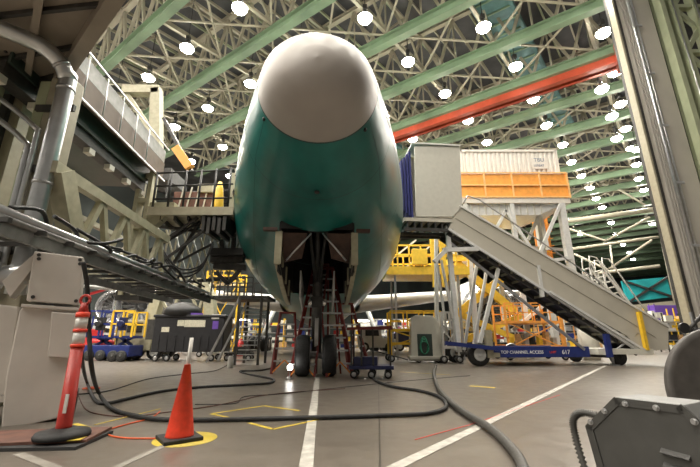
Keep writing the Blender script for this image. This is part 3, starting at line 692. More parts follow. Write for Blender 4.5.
# ================================================================== LADDERS around the nose gear
def ladder(lab, px, pyb, h, w, spread, rz, n, m='ladder_red', lean=.0):
    p = ground(px, pyb)
    t = thing('stepladder', lab, 'ladder', (p.x, p.y, 0), rz, 'stepladders around the nose gear')
    for s in (-1, 1):
        MB().bar((s*w/2, 0, 0), (s*w*.30+lean, spread*.5, h), .055, .10).build('front_rail', m, t)
        MB().bar((s*w/2+lean*.6, spread, 0), (s*w*.30+lean, spread*.5+.05, h), .05, .07).build('rear_rail', m, t)
    for i in range(n):
        k = (i+1)/(n+1); ww = w*(1-.4*k); MB().box((lean*k, spread*.5*k, h*k), (ww, .10, .045)).build('tread', 'steel', t)
    MB().box((lean, spread*.5+.02, h), (w*.68, .28, .05)).build('top_cap', m, t)
    for s in (-1, 1): MB().bar((s*w/2, -.01, .02), (0, -.01, .38), .035).build('corner_brace', 'ladder_orange', t)
    return t
ladder('short red stepladder left of the nose gear with orange braces', 284, 374, 1.75, .72, .9, R(6), 4)
ladder('tall dark red stepladder leaning into the open gear bay, left side', 302, 377, 3.1, .66, 1.0, R(-4), 9, lean=.38)
ladder('tall red stepladder at the right side of the nose gear', 340, 377, 3.0, .7, 1.0, R(6), 8, lean=-.42)
ladder('red stepladder behind the flatbed cart and nose gear', 359, 369, 2.2, .75, 1.0, R(20), 5, lean=-.3)
# small maintenance stairs under the fuselage belly, left (silver steps)
t = thing('maintenance_steps', 'dark steel maintenance steps with many silver treads left of the nose gear', 'steps', (at(262, 340, 15.2).x, 15.2, 0)); f0 = Frame(t.location)
a, b = f0.px(240, 297), f0.px(262, 297)
for i in range(13): MB().box(((a.x+b.x)/2, .1+.08*i, .2+i*(a.z-.3)/13), (b.x-a.x-.1, .22, .035)).build('tread', 'galv', t)
for x in (a.x, b.x):
    for y in (0, 1.3): MB().box((x, y, a.z/2), (.09, .09, a.z)).build('post', 'dark_steel', t)
MB().box(((a.x+b.x)/2-.5, .8, a.z), (b.x-a.x+1.5, 1.6, .12)).build('deck', 'dark_steel', t)
for y in (0, 1.6): g = MB(); railing(g, a.x-1.2, b.x-.4, y, a.z, .8, 5, .05); g.build('rail', 'dark_steel', t)
MB().bar((a.x-1.1, 0, .1), (a.x, 0, a.z), .08).bar((a.x-1.1, 1.3, .1), (a.x, 1.3, a.z), .08).build('outrigger', 'steel', t)
# little rolling stool and white bottle, red bag
p = ground(237, 361); t = thing('low_dolly', 'low black dolly on the floor between the black bin and ladders', 'dolly', (p.x, p.y, 0))
MB().box((0, .3, .32), (1.25, .6, .08)).build('tray', 'black', t, .01)
MB().box((.1, .3, .5), (.7, .4, .28)).build('parts_tray', 'dark_steel', t)
for x in (-.5, .5):
    for y in (.05, .55): wheel(t, Vector((x, y, .14)), .14, .07, 'Y', 'steel', 'caster')
MB().bar((-.55, .3, .3), (.1, .3, 1.6), .05).bar((-.2, .3, .3), (.75, .3, 1.3), .05).build('handle', 'steel', t)
p = ground(236, 357); tag(MB().lathe([(.2, 0), (.24, .2), (.2, .7), (.12, .95), (0, 1.0)], (p.x-.1, p.y+1.1, 0), 'Z', 12).build('red_canister', 'red'), 'dark red canister behind the low black dolly', 'canister')
p = ground(230, 368); tag(MB().lathe([(.08, 0), (.1, .02), (.1, .3), (.08, .36), (.08, .4), (0, .4)], (p.x, p.y, 0), 'Z', 16).build('white_bucket', 'white_paint'), 'small white container on the floor before the low dolly', 'container')
p = ground(291, 378); t = thing('work_lamp', 'small lit work lamp on the floor at the foot of the short ladder', 'lamp', (p.x, p.y-.25, 0))
MB().lathe([(.1, 0), (.1, .03), (.02, .05), (.02, .2), (.07, .22)], n=12).build('base', 'steel', t); MB().lathe([(0, .2), (.06, .22), (.07, .3), (0, .37)], n=12).build('bulb', 'work_light', t)

# ================================================================== BLACK BIN
bp = ground(148, 355); bf = Frame((at(186, 352, 17.5).x, 17.5, 0), R(3))
t = thing('black_container', 'long black wheeled tool container with paper notices on its side', 'container', bf.loc, bf.rz)
a, b = bf.px(155, 317), bf.px(222, 352)
MB().box(((a.x+b.x)/2, .7, (a.z+b.z)/2), (b.x-a.x, 1.4, a.z-b.z)).build('body', 'black_bin', t, .04)
MB().box(((a.x+b.x)/2, .7, a.z+.05), (b.x-a.x+.12, 1.5, .12)).build('lid', 'black_bin', t, .03)
c_ = bf.px(148, 320); MB().box((c_.x+.2, .6, a.z-.55), (.5, 1.0, .9)).build('end_locker', 'dark_steel', t)
MB().lathe([(.9, 0), (.8, .35), (.4, .6), (0, .65)], ((a.x+b.x)/2-.6, .7, a.z+.1), 'Z', 20).build('bag', 'black', t)
for x0, x1, y0, y1, m_ in ((178, 184, 320, 326, 'paper'), (185, 205, 320, 327, 'paper'), (212, 219, 314, 319, 'white_paint'), (213, 218, 321, 329, 'purple'), (191, 203, 313, 317, 'purple'), (162, 169, 327, 332, 'paper')):
    p, q = bf.px(x0, y0), bf.px(x1, y1); MB().box(((p.x+q.x)/2, -.012, (p.z+q.z)/2), (q.x-p.x, .012, p.z-q.z)).build('notice', m_, t)
for i in range(8): MB().box((a.x+.3+i*(b.x-a.x-.6)/7, -.01, b.z+.35), (.05, .04, .7)).build('side_rib', 'black_bin', t)
for x in (a.x+.2, a.x+.7, b.x-.5):
    for y in (.15, 1.25): wheel(t, Vector((x, y, .15)), .15, .08, 'Y', 'steel', 'caster')

# ================================================================== BLUE AND YELLOW LIFT + truck, far left
def man_lift(lab, x0, x1, Y, m1, m2, rail):
    loc = (at((x0+x1)/2, 340, Y).x, Y, 0); t = thing('personnel_lift', lab, 'lift', loc); f = Frame(loc)
    a, b = f.px(x0, 311), f.px(x1, 337); w = b.x-a.x; zm = b.z
    MB().box(((a.x+b.x)/2, .6, .45), (w, 1.2, .5)).build('base', m1, t, .03)
    for x in (a.x+.3, b.x-.3):
        for y in (0, 1.2): wheel(t, Vector((x, y, .24)), .24, .18, 'Y', 'dark_steel')
    MB().box(((a.x+b.x)/2, .6, zm), (w*.9, 1.0, .12)).build('platform', m1, t)
    for y in (0, 1.1): g = MB(); railing(g, a.x, b.x, y, zm, a.z-zm, 2, .07); g.build('rail', rail, t)
    MB().bar((a.x+.2, .5, .7), (b.x-.2, .5, zm), .12).bar((b.x-.2, .5, .7), (a.x+.2, .5, zm), .12).build('scissor_arm', m1, t)
    MB().box(((a.x+b.x)/2, .05, (zm+a.z)/2), (w*.3, .2, (a.z-zm)*.5)).lathe([(.1, -.1), (.15, -.1), (.15, .0), (.1, .0)], ((a.x+b.x)/2, -.1, (zm+a.z)/2), 'Y', 16).build('control_box', m2, t)
man_lift('blue lift with yellow rim in front of the jet engine', 114, 131, 17.5, 'blue', 'navy', 'yellow')
man_lift('blue railed lift beside the red delineator post, left of the yellow-rimmed one', 91, 110, 18.2, 'blue', 'black', 'blue')
def tug(lab, px, Y, w, h, m, rz=0):
    loc = (at(px, 340, Y).x, Y, 0); t = thing('tow_tug', lab, 'vehicle', loc, rz)
    MB().prism([(-w/2, .35), (w/2, .35), (w/2, h*.55), (w*.15, h*.6), (w*.1, h), (-w*.35, h), (-w*.5, h*.7)], 0, 1.4).build('body', m, t, .04)
    MB().prism([(-w*.3, h*.68), (w*.06, h*.68), (w*.04, h*.93), (-w*.3, h*.93)], -.02, 1.42).build('window', 'black', t)
    for x in (-w*.33, w*.33):
        for y in (.05, 1.35): wheel(t, Vector((x, y, .38)), .38, .25)
tug('beige tow tug parked between the blue lifts and the black bin', 140, 19, 2.4, 1.9, 'pier_beige')
tug('red tow tug in the distance behind the delineator', 84, 24, 2.2, 1.6, 'red')
tug('white tow tug beyond the nose gear, right side', 377, 30, 3.0, 1.8, 'white_paint')
tug('blue tow tug beyond the yellow work stand', 412, 33, 3.2, 1.9, 'navy')
tug('dark tow tug under the right wing near scissor lift', 470, 30, 3.4, 2.0, 'black')

# ================================================================== LEFT DOCK (runs parallel to the airplane)
def ln(px, py, X):
    r = ray(px, py); t_ = X/r.x; return Vector((X, r.y*t_, CH+r.z*t_))
AD = Vector((-.0716, .9974, 0))
# upper catwalk
def pix_par(px, py, X0, Y0=6.0):
    """point on the vertical plane through (X0,Y0) parallel to the airplane"""
    r = ray(px, py); n_ = Vector((.9974, .0716, 0)); o = Vector((0, 0, CH)); t_ = (Vector((X0, Y0, CH))-o).dot(n_)/r.dot(n_); return o+r*t_
def dock_thing(name, lab, cat, loc): return thing(name, lab, cat, loc)
t = dock_thing('upper_catwalk', 'long upper dock catwalk with silver side panel running beside the airplane', 'catwalk', (-5.5, 7, 6.4)); LO = Vector((-5.5, 7, 6.4))
pa, pb = pix_par(84, 62, -5.9), pix_par(163, 166, -5.9)
zc_ = pb.z; pa = Vector((pa.x, pa.y, zc_)); far = Vector((pb.x, pb.y, zc_)); near = pa-AD*.7
def bx4(m, p, q, off, w, h):
    n_ = Vector((.9974, .0716, 0)); m.bar(p+n_*off-LO, q+n_*off-LO, w, h)
g = MB(); bx4(g, near+Vector((0,0,.32)), far+Vector((0,0,.32)), 0, .05, .42); g.build('side_panel', 'dull_panel', t)
g = MB(); bx4(g, near, far, -.75, 1.5, .12); g.build('deck_underside', 'underdeck', t)
g = MB(); bx4(g, near+Vector((0,0,-.22)), far+Vector((0,0,-.22)), .02, .05, .6); g.build('skirt_panel', 'skirt', t)
L_ = (far-near).length
for i in range(int(L_/.75)):
    p = near+AD*(i*.75)-LO; MB().tube([p+Vector((.12, 0, -.6)), p+Vector((.09, 0, .6))], .016, 6).build('stanchion', 'galv', t)
g = MB()
for z in (-.55, .58): bx4(g, near+Vector((.12,0,z)), far+Vector((.12,0,z)), 0, .035, .035)
g.build('hand_rail', 'galv', t)
for i in range(int(L_/1.1)): MB().bar(near+AD*(i*1.1)-LO+Vector((0,0,-.1)), near+AD*(i*1.1)-LO+Vector((-1.5,-.1,-.1)), .06, .12).build('deck_joist', 'dark_steel', t)
# second dark walkway lower and farther out
t = dock_thing('lower_catwalk', 'dark blue-grey dock walkway below the silver catwalk', 'catwalk', (-6.5, 8, 5)); LO = Vector((-6.5, 8, 5))
pa, pb = pix_par(62, 82, -6.4), pix_par(140, 187, -6.4); pa.z = pb.z
near = pa-AD*1.5; far = pb
for off, z, w, h, nm, m_ in ((0, 0, .3, .3, 'edge_beam', 'dark_steel'), (-.8, .05, 1.5, .1, 'deck_plate', 'panel_dark'), (-1.6, 0, .25, .3, 'edge_beam', 'pale_green'), (.2, .35, .05, .5, 'kick_plate', 'panel_dark')):
    g = MB(); bx4(g, near+Vector((0,0,z)), far+Vector((0,0,z)), off, w, h); g.build(nm, m_, t)
for i in range(9):
    p = near+AD*(i*.9)-LO; MB().box(p+Vector((.1,0,-.25)), (.16, .2, .14)).build('bracket', 'ivory', t)
for i in range(9):
    p = near+AD*(i*.9)-LO; MB().bar(p+Vector((.1,0,.3)), p+Vector((.1,0,1.3)), .04).build('post', 'dark_steel', t)
g = MB(); bx4(g, near+Vector((.1,0,1.3)), far+Vector((.1,0,1.3)), 0, .05, .05); bx4(g, near+Vector((.1,0,.8)), far+Vector((.1,0,.8)), 0, .05, .05); g.build('hand_rail', 'dark_steel', t)
# big brown overhead deck, upper left
z_ = 6.0; q = [ground(*p, z_) for p in ((112, -4), (60, 76), (-60, 110), (-130, -4))]; q[3] = Vector((q[2].x-1, q[0].y-1.5, z_)); 
t = dock_thing('overhead_deck', 'large brown underside of the upper dock deck at top left', 'deck', (q[0].x-2, q[0].y, z_)); LO = Vector(t.location)
v = [p-LO for p in q]; v[0] += (v[0]-v[1])*.9; v[3] = v[0]+Vector((-6, 0, 0))
MB().add(v+[p+Vector((0,0,.25)) for p in v], [(0,1,2,3),(7,6,5,4),(0,4,5,1),(1,5,6,2),(2,6,7,3),(3,7,4,0)]).build('deck_plate', 'underdeck', t)
MB().bar(v[0]-Vector((0,0,.1)), v[1]-Vector((0,0,.1)), .2, .35).build('edge_channel', 'underdeck', t)
MB().bar(v[1]-Vector((0,0,.1)), v[2]-Vector((0,0,.1)), .2, .4).build('edge_channel', 'dark_steel', t)
for k in (.25, .5, .75):
    MB().bar(v[0].lerp(v[3], k)-Vector((0,0,.08)), v[1].lerp(v[2], k)-Vector((0,0,.08)), .1, .15).build('deck_joist', 'underdeck', t)
    MB().bar(v[0].lerp(v[1], k)-Vector((0,0,.05)), v[3].lerp(v[2], k)-Vector((0,0,.05)), .06, .08).build('deck_seam', 'dark_steel', t)
# columns and silver duct at left
def vcol(px, py, Y): p = at(px, py, Y); return p
p = vcol(35, 200, 5.9)
t = dock_thing('dock_column', 'thick beige dock column behind the white cabinet, at the left edge', 'column', (p.x, p.y, 0))
MB().box((-.05, .15, 2.85), (.42, .3, 5.7)).build('column', 'pier_beige', t, .02)
MB().box((-.45, .25, 2.85), (.2, .3, 5.7)).build('side_channel', 'pale_green', t, .01)
for z in (2.4, 3.8, 5): MB().box((0, -.05, z), (.7, .06, .12)).build('clamp', 'dark_steel', t)
p1 = at(26, 250, 5.55)
pts = [Vector((p1.x, 5.55, 1.6)), Vector((p1.x, 5.55, 5.15)), Vector((p1.x+.0, 5.5, 5.4)), Vector((p1.x-.08, 5.35, 5.62)), Vector((p1.x-.3, 5.1, 5.75)), Vector((p1.x-.9, 4.6, 5.78))]
D_ = smooth_path(pts, 6); o_ = pts[0]
t = dock_thing('silver_duct', 'shiny silver insulated duct rising up the beige column and bending over', 'duct', tuple(o_))
MB().tube([q_-o_ for q_ in D_], .13, 18).build('duct', 'galv', t)
for k in (3, 6, 10, 16): MB().tube([D_[k]-o_, D_[k]+(D_[k+1]-D_[k]).normalized()*.05-o_], .142, 18).build('joint_band', 'steel', t)
for i, (px0, X_) in enumerate(((14, .05), (20, .045))):
    p = at(px0, 200, 5.8); pts = [Vector((p.x, 5.8, 1.5)), Vector((p.x, 5.8, 3.9+.3*i)), Vector((p.x-.1, 5.8, 4.3+.3*i)), Vector((p.x-.9, 5.8, 4.9+.3*i))]
    tag(MB().tube([q_-pts[0] for q_ in smooth_path(pts, 4)], X_, 10).build('conduit_pipe', 'galv', loc=pts[0]), ('thin silver conduit left of the duct, outer one', 'thin silver conduit left of the duct, nearer the column')[i], 'pipe')
# extra dark dock steel at far left
for i, (x, Y, m_, w) in enumerate(((2, 6.6, 'pier_beige', .3), (-14, 6.5, 'dark_steel', .3), (-40, 6.0, 'pale_green', .3))):
    p = at(x, 180, Y); tag(MB().box((0, 0, 2.85), (w, .3, 5.7)).build('dock_post', m_, loc=(p.x, Y, 0)), ('beige dock post left of the thick column', 'dark steel dock post at the left edge', 'pale green dock post outside the left edge')[i], 'post')
# lattice girder below
t = dock_thing('lattice_girder', 'cream lattice girder on the left running back towards the dock lift', 'girder', (-5, 7, 3)); LO = Vector((-5, 7, 3))
GX = -4.9
a, b = pix_par(52, 166, GX), pix_par(150, 240, GX); b.z = a.z
c1_, c2_ = pix_par(52, 238, GX), pix_par(150, 276, GX); c2_.z = c1_.z
AL = AD; L_ = (b-a).length+1.0
b = a+AL*L_; c1_ = Vector((a.x, a.y, c1_.z)); c2_ = c1_+AL*L_
MB().bar(a-LO, b-LO, .16, .2).build('top_chord', 'cream', t); MB().bar(c1_-LO, c2_-LO, .18, .2).build('bottom_chord', 'cream', t)
MB().bar(a+AL*.2-LO, c1_+AL*.9-LO, .26, .34).build('end_post', 'cream', t)
n_ = 4
for i in range(n_):
    u0, u1, u2 = 1.0+(L_-1)*i/n_, 1.0+(L_-1)*(i+.5)/n_, 1.0+(L_-1)*(i+1)/n_
    MB().bar(c1_+AL*u0-LO, a+AL*u1-LO, .1, .12).build('web_brace', 'cream', t); MB().bar(a+AL*u1-LO, c1_+AL*u2-LO, .1, .12).build('web_brace', 'cream', t)
# rear portion of dock frame behind, dim
t = dock_thing('rear_girder', 'farther cream lattice girder behind the first one', 'girder', (-8, 10, 3)); LO = Vector((-8, 10, 3)); a = Vector((-8.2, 8, 4.6)); 
MB().bar(a-LO, a+AL*8-LO, .16).build('top_chord', 'pier_beige', t); MB().bar(a-Vector((0,0,1.6))-LO, a-Vector((0,0,1.6))+AL*8-LO, .16).build('bottom_chord', 'pier_beige', t)
for i in range(6): MB().bar(a-Vector((0,0,1.6))+AL*(i*1.3)-LO, a+AL*(i*1.3+.65)-LO, .08).bar(a+AL*(i*1.3+.65)-LO, a-Vector((0,0,1.6))+AL*(i*1.3+1.3)-LO, .08).build('web_brace', 'pier_beige', t)
# hose tray : dark pipes and grating under the girder
t = dock_thing('service_tray', 'dark service tray of pipes and hoses below the cream lattice girder', 'tray', (-4.5, 7, 2.3)); LO = Vector((-4.5, 7, 2.3))
a0, b0 = pix_par(60, 238, -4.4), pix_par(208, 292, -4.4); zt2 = (a0.z+b0.z)/2
s0 = Vector((a0.x, a0.y, zt2))-AD*1.2; s1 = Vector((b0.x, b0.y, zt2))
for k, (off, z, r_) in enumerate(((0, 0, .07), (-.2, .08, .06), (-.4, .02, .06), (.12, -.12, .045), (-.7, .1, .08), (-.9, -.02, .06))):
    n_ = Vector((.9974, .0716, 0)); MB().tube([s0+n_*off+Vector((0,0,z))-LO, s1+n_*off+Vector((0,0,z))-LO], r_, 10).build('pipe', 'dull_panel' if k % 2 else 'galv', t)
for i in range(16):
    p = s0.lerp(s1, i/15)-LO; MB().box(p+Vector((-.5, 0, -.16)), (1.5, .06, .06)).build('cross_bar', 'dark_steel', t)
for i in range(9):
    pts = [s0.lerp(s1, .04+.08*i+.06*k)-LO+Vector((random.uniform(-.3, .25), 0, .12+.14*sin(k*1.9+i))) for k in range(5)]
    MB().tube(smooth_path(pts, 5), .03, 8).build('hose', 'black', t)
MB().bar(s0+Vector((.1,0,-.25))-LO, s1+Vector((.1,0,-.25))-LO, .06, .16).bar(s0+Vector((-1.2,0,-.25))-LO, s1+Vector((-1.2,0,-.25))-LO, .06, .16).build('tray_rail', 'dull_panel', t)
# tall slotted mast carrying the door platform
Ym = 11.0; lm = at(142, 240, Ym); mf = Frame((lm.x, Ym, 0))
t = thing('dock_mast', 'cream slotted mast with brackets carrying the left door platform', 'mast', mf.loc)
zt_m = mf.px(150, 172).z; z1 = mf.px(142, 258).z
x1 = mf.px(148, 200).x
for s in (-.18, .18): MB().box((x1+s-.1, 0, (zt_m+2.2)/2), (.12, .35, zt_m-2.2)).build('mast_rail', 'cream', t)
for i in range(5): MB().box((x1-.1, 0, 2.6+i*.85), (.3, .3, .14)).build('slot_bridge', 'cream', t)
MB().prism([(x1+.1, 4.0), (x1+.9, 4.9), (x1+.9, 5.1), (x1+.1, 5.1)], -.1, .15).build('gusset', 'cream', t)
MB().box((x1-.1, .3, 2.3), (.7, .8, .5)).build('foot', 'dark_steel', t)
# door platform
t = thing('door_platform', 'dock platform with black pipe railing at the airplane left side', 'platform', mf.loc)
a, b = mf.px(153, 218), mf.px(237, 211); a.z = b.z = (a.z+b.z)/2
MB().box(((a.x+b.x)/2, .5, a.z), (b.x-a.x, 1.6, .14)).build('deck', 'cream', t)
MB().box(((a.x+b.x)/2, -.32, a.z), (b.x-a.x, .06, .26)).build('edge_beam', 'pier_beige', t)
hh = mf.px(180, 172).z-a.z
for i in range(6): MB().tube([(a.x+.1+(b.x-a.x-.3)*i/5, -.3, a.z), (a.x+.1+(b.x-a.x-.3)*i/5, -.3, a.z+hh*(.9+.02*i))], .035, 8).build('railing_post', 'black', t)
for k in (.95, .62, .3):
    for y_ in (-.3, 1.3): MB().tube([(a.x+.1, y_, a.z+hh*k*.92), (b.x-.1, y_, a.z+hh*k)], .03, 8).build('railing', 'black', t)
for x_ in (a.x+.3, a.x+1.2): MB().bar((x_, 1.25, a.z), (x_, 1.25, a.z+hh), .06).build('railing_post', 'black', t)
MB().bar((x1, 0, 3.3), (a.x+1.4, 0, a.z-.1), .08).bar((x1, 0, 2.6), (b.x-.6, 0, a.z-.2), .07).build('diagonal_strut', 'dark_steel', t)
for i in range(5): MB().box((b.x-.9+i*.16, .2, a.z-.35-.1*(i % 2)), (.1, 1.0, .5)).build('hydraulic_block', 'dark_steel', t)
for i in range(6): MB().bar((a.x+.3+i*.42, -.1, a.z-.15), (a.x+.1+i*.42, 1.25, a.z-.15), .06, .14).build('joist', 'dark_steel', t)
# things on that platform
p = Vector((mf.loc.x, mf.loc.y, 0)); zp = a.z+.07
tag(MB().lathe([(.2, 0), (.18, .4), (.12, 1.0), (.06, 1.25), (0, 1.25)], (p.x+mf.px(212, 205).x, p.y+.5, zp), 'Z', 14).build('yellow_tank', 'yellow_lift'), 'yellow tapered tank standing on the door platform behind the railing', 'tank')
t = thing('control_cabinet', 'cream control cabinet with cables on the door platform beside the fuselage', 'cabinet', (p.x+mf.px(233, 205).x, p.y+.55, zp))
MB().box((0, 0, .75), (.5, .5, 1.5)).build('body', 'cream', t, .02); MB().tube(smooth_path([(-.1, -.28, 1.4), (.1, -.3, 1.1), (-.12, -.29, .8), (.08, -.3, .4)], 5), .03).build('cable', 'black', t); MB().box((.0, .0, 1.6), (.3, .4, .2)).build('top_box', 'ivory', t)
t = thing('dock_machine', 'brownish control machine on the door platform behind the yellow tank', 'machine', (p.x+mf.px(182, 205).x, p.y+1.2, zp))
MB().box((0, 0, .55), (1.6, .5, 1.1)).build('body', 'mat_red', t, .03)
for i in range(5): MB().bar((-.6+i*.28, -.28, .2), (-.45+i*.28, -.28, 1.25), .04).build('lever', 'ivory', t)
MB().box((.3, -.2, 1.2), (.5, .3, .3)).build('display', 'cream', t)
# lift linkages and hoses hanging below the platform
t = thing('dock_linkage', 'tangled lattice linkage with hanging hoses below the door platform', 'linkage', (mf.loc.x+1, Ym+.4, 0))
LO = Vector(t.location)
def lb(x0, y0, x1_, y1_, Y, w=.06, m_='cream', nm='link_bar'): MB().bar(at(x0, y0, Y)-LO, at(x1_, y1_, Y)-LO, w).build(nm, m_, t)
for i in range(9):
    xx = 158+i*8.5; lb(xx, 228+2*i, xx+13, 282, 12.2, .05, 'cream' if i % 2 else 'steel'); lb(xx+13, 226+2*i, xx, 284, 12.6, .05, 'pier_beige')
lb(156, 226, 236, 236, 11.6, .1, 'dark_steel'); lb(158, 284, 238, 278, 12.4, .1, 'dark_steel'); lb(163, 280, 200, 222, 11.5, .08, 'dark_steel'); lb(160, 245, 200, 222, 11.4, .07, 'black'); lb(178, 262, 212, 244, 11.4, .06, 'black')
for i in range(3):
    MB().tube(smooth_path([at(163, 250+3*i, 11)-LO, at(178, 268+4*i, 11)-LO, at(200, 266+2*i, 11)-LO, at(213, 246-2*i, 11)-LO], 6), .03, 8).build('hose', 'black', t)
t = thing('belly_cradle', 'dark dock cradle arm tucked under the fuselage flank at left', 'cradle', (at(228, 262, 12).x, 12, 0)); LO = Vector(t.location)
for (x0, y0, x1_, y1_, w) in ((212, 258, 244, 258, .3), (214, 266, 246, 268, .16), (216, 272, 228, 284, .1), (228, 284, 240, 270, .1), (222, 240, 224, 258, .14), (234, 236, 233, 258, .12)):
    MB().bar(at(x0, y0, 12)-LO, at(x1_, y1_, 12)-LO, w, w*1.2).build('arm', 'dark_steel', t)
p = at(230, 254, 11.9)-LO; MB().box(p, (1.1, .8, .22)).build('pad', 'black', t)
# cream portal arch under the dock
t = thing('portal_leg', 'cream curved portal frame behind the black tool container', 'portal', (at(180, 340, 19).x, 19, 0)); f0 = Frame(t.location)
pts = [f0.px(*p) for p in ((147, 350), (152, 320), (160, 292), (172, 283), (204, 284), (210, 300), (212, 345))]
for i in range(len(pts)-1): MB().bar(pts[i], pts[i+1], .5, .55).build('frame_segment', 'cream', t)
for (x0, y0, x1_, y1_) in ((162, 300, 172, 318), (180, 288, 172, 318), (190, 290, 200, 318), (205, 292, 196, 318)): MB().bar(f0.px(x0, y0), f0.px(x1_, y1_), .12).build('brace', 'cream', t)
# yellow platform + far dock piece behind, left
t, f0, a, b = cage('yellow_work_stand', 'distant yellow railed stand left of the fuselage, under the wing', 'work stand', 208, 240, 271, 281, 348, 22, 'yellow', 1.5, 6)

# tall cream square frame upper left (120-165, 88-165)
t = thing('hoist_frame', 'cream square hoist frame standing above the silver catwalk', 'frame', at(145, 130, 13)); LO = Vector(t.location)
for (x0, y0, x1_, y1_, w) in ((124, 91, 160, 91, .35), (157, 90, 157, 172, .35), (126, 93, 152, 132, .2), (152, 92, 150, 160, .12)): MB().bar(at(x0, y0, 13)-LO, at(x1_, y1_, 13)-LO, w).build('beam', 'cream', t)
MB().box(at(160, 175, 13)-LO+Vector((0,.5,0)), (.9, 1.2, .5)).build('hoist', 'dark_steel', t)
MB().bar(at(165, 120, 12.5)-LO, at(192, 172, 12.5)-LO, .35, .1).build('shroud', 'dark_steel', t); MB().bar(at(176, 148, 12.3)-LO, at(190, 168, 12.3)-LO, .22, .3).build('orange_chute', 'rail_orange', t)

# ================================================================== FOREGROUND LEFT: cabinet, post, mats, cone
cf2 = Frame((at(45, 300, 4.7).x, 4.7, 0), R(33))
t = thing('equipment_cabinet', 'tall pale grey equipment cabinet at the left edge with angled side', 'cabinet', cf2.loc, cf2.rz)
def K(x, y, d=0): return cf2.px(x, y, d)
pl = lambda pts: [(K(x, y).x, K(x, y).z) for x, y in pts]
MB().prism(pl([(34, 251), (84, 257), (79, 305), (26, 301)]), 0, .75).build('upper_box', 'cabinet_grey', t, .015)
MB().prism(pl([(25, 304), (79, 308), (60, 418), (0, 433), (5, 380), (19, 310)]), .03, .8).build('lower_body', 'cabinet_grey', t, .015)
MB().prism(pl([(22, 304), (80, 308), (80, 311), (21, 307)]), -.03, .1).build('ledge', 'cabinet_grey', t, .004)
MB().prism(pl([(52, 312), (78, 314), (72, 358), (48, 357)]), -.04, .03).build('door_panel', 'cabinet_grey', t, .01)
for x, y in ((39, 255), (80, 260), (33, 297), (76, 301), (39, 259), (80, 264)): p = K(x, y); MB().lathe([(.022, -.012), (.022, 0)], (p.x, -.004, p.z), 'Y', 10).build('bolt', 'dark_steel', t)
MB().prism(pl([(-40, 300), (18, 306), (6, 395), (-40, 410)]), .1, .9).build('side_wing', 'cabinet_grey', t, .02)
q = [K(2, 285, .1), K(30, 250, .1)]; MB().prism(pl([(0, 280), (33, 252), (35, 262), (8, 296)]), .12, .5).build('sloped_hood', 'cabinet_grey', t)
p = K(-30, 278, .3); q = K(26, 274, .3); MB().tube([p, q], .13, 20).build('silver_cylinder', 'galv', t); MB().tube([K(-6, 276, .3), K(2, 276, .3)], .17, 20).build('collar', 'steel', t)
MB().prism(pl([(14, 432), (60, 420), (58, 402), (22, 406)]), .3, .8).build('foot_block', 'black', t)
MB().prism([(K(-45, 434).x, .25), (K(70, 410).x, .25), (K(70, 410).x, .32), (K(-45, 434).x, .32)], .1, .8).build('base_rail', 'cabinet_grey', t)
for x, y in ((0, 433), (62, 416)): p = K(x, y); MB().box((p.x+.05, .5, .15), (.12, .4, .3)).build('foot', 'dark_steel', t)
# mats under the post
dp = ground(63, 443)
t = thing('floor_mats', 'stack of dark red-brown floor plates under the red delineator post', 'mat', (dp.x-.2, dp.y-.02, 0), R(4))
MB().box((-.25, .05, .014), (1.45, .62, .028)).build('plate', 'tread', t); MB().box((-.15, .1, .041), (1.2, .55, .024), R(6)).build('top_plate', 'mat_red', t); MB().box((.34, -.06, .056), (.16, .2, .006), R(10)).build('yellow_edge', 'floor_yellow', t)
pz = .055
t = thing('delineator_post', 'red traffic delineator post with pale reflective bands and black base, beside the cabinet', 'traffic post', (dp.x-.02, dp.y+.0, pz))
MB().lathe([(.23, 0), (.235, .02), (.22, .05), (.12, .065), (.09, .08), (0, .08)], n=28).build('base', 'rubber', t)
def tp(z): return Vector((-.04*z, .02*z, z))
MB().tube([tp(.06), tp(.1), tp(.82)], [.070, .066, .056], 20).build('lower_tube', 'post_red', t)
for z0, z1 in ((.82, .85), (.97, 1.0), (1.12, 1.17)): MB().tube([tp(z0), tp(z1)], .063, 20).build('red_collar', 'cone_red', t)
for z0, z1 in ((.85, .97), (1.0, 1.12)): MB().tube([tp(z0), tp(z1)], .055, 20).build('reflective_band', 'reflect', t)
MB().tube([tp(1.17), tp(1.22), tp(1.27)], [.05, .038, .03], 14).build('neck', 'post_red', t)
MB().tube([tp(1.27)+Vector((.05*cos(u), 0, .05*sin(u)+.03)) for u in [2*pi*i/14 for i in range(15)]], .014, 6).build('handle_loop', 'post_red', t)
MB().box((.02, -.064, .30), (.03, .012, .17)).build('slot', 'reflect', t)
# cone
cp = ground(179, 440)
t = thing('traffic_cone', 'orange-red traffic cone with a white stub tube on top, on the yellow floor disc', 'cone', (cp.x, cp.y, .004))
MB().lathe([(.135, .03), (.13, .05), (.03, .70), (.032, .70)], n=28).build('cone', 'cone_red', t)
MB().box((0, 0, .018), (.36, .36, .036), R(38)).build('base', 'rubber', t, .008)
MB().tube([(0, 0, .6), (.012, 0, .965)], .02, 14).build('white_tube', 'reflect', t)
struct(MB().lathe([(.30, .001), (.30, .004), (0, .004)], (cp.x+.05, cp.y+.03, 0), 'Z', 40).build('floor_marking', 'floor_yellow'))
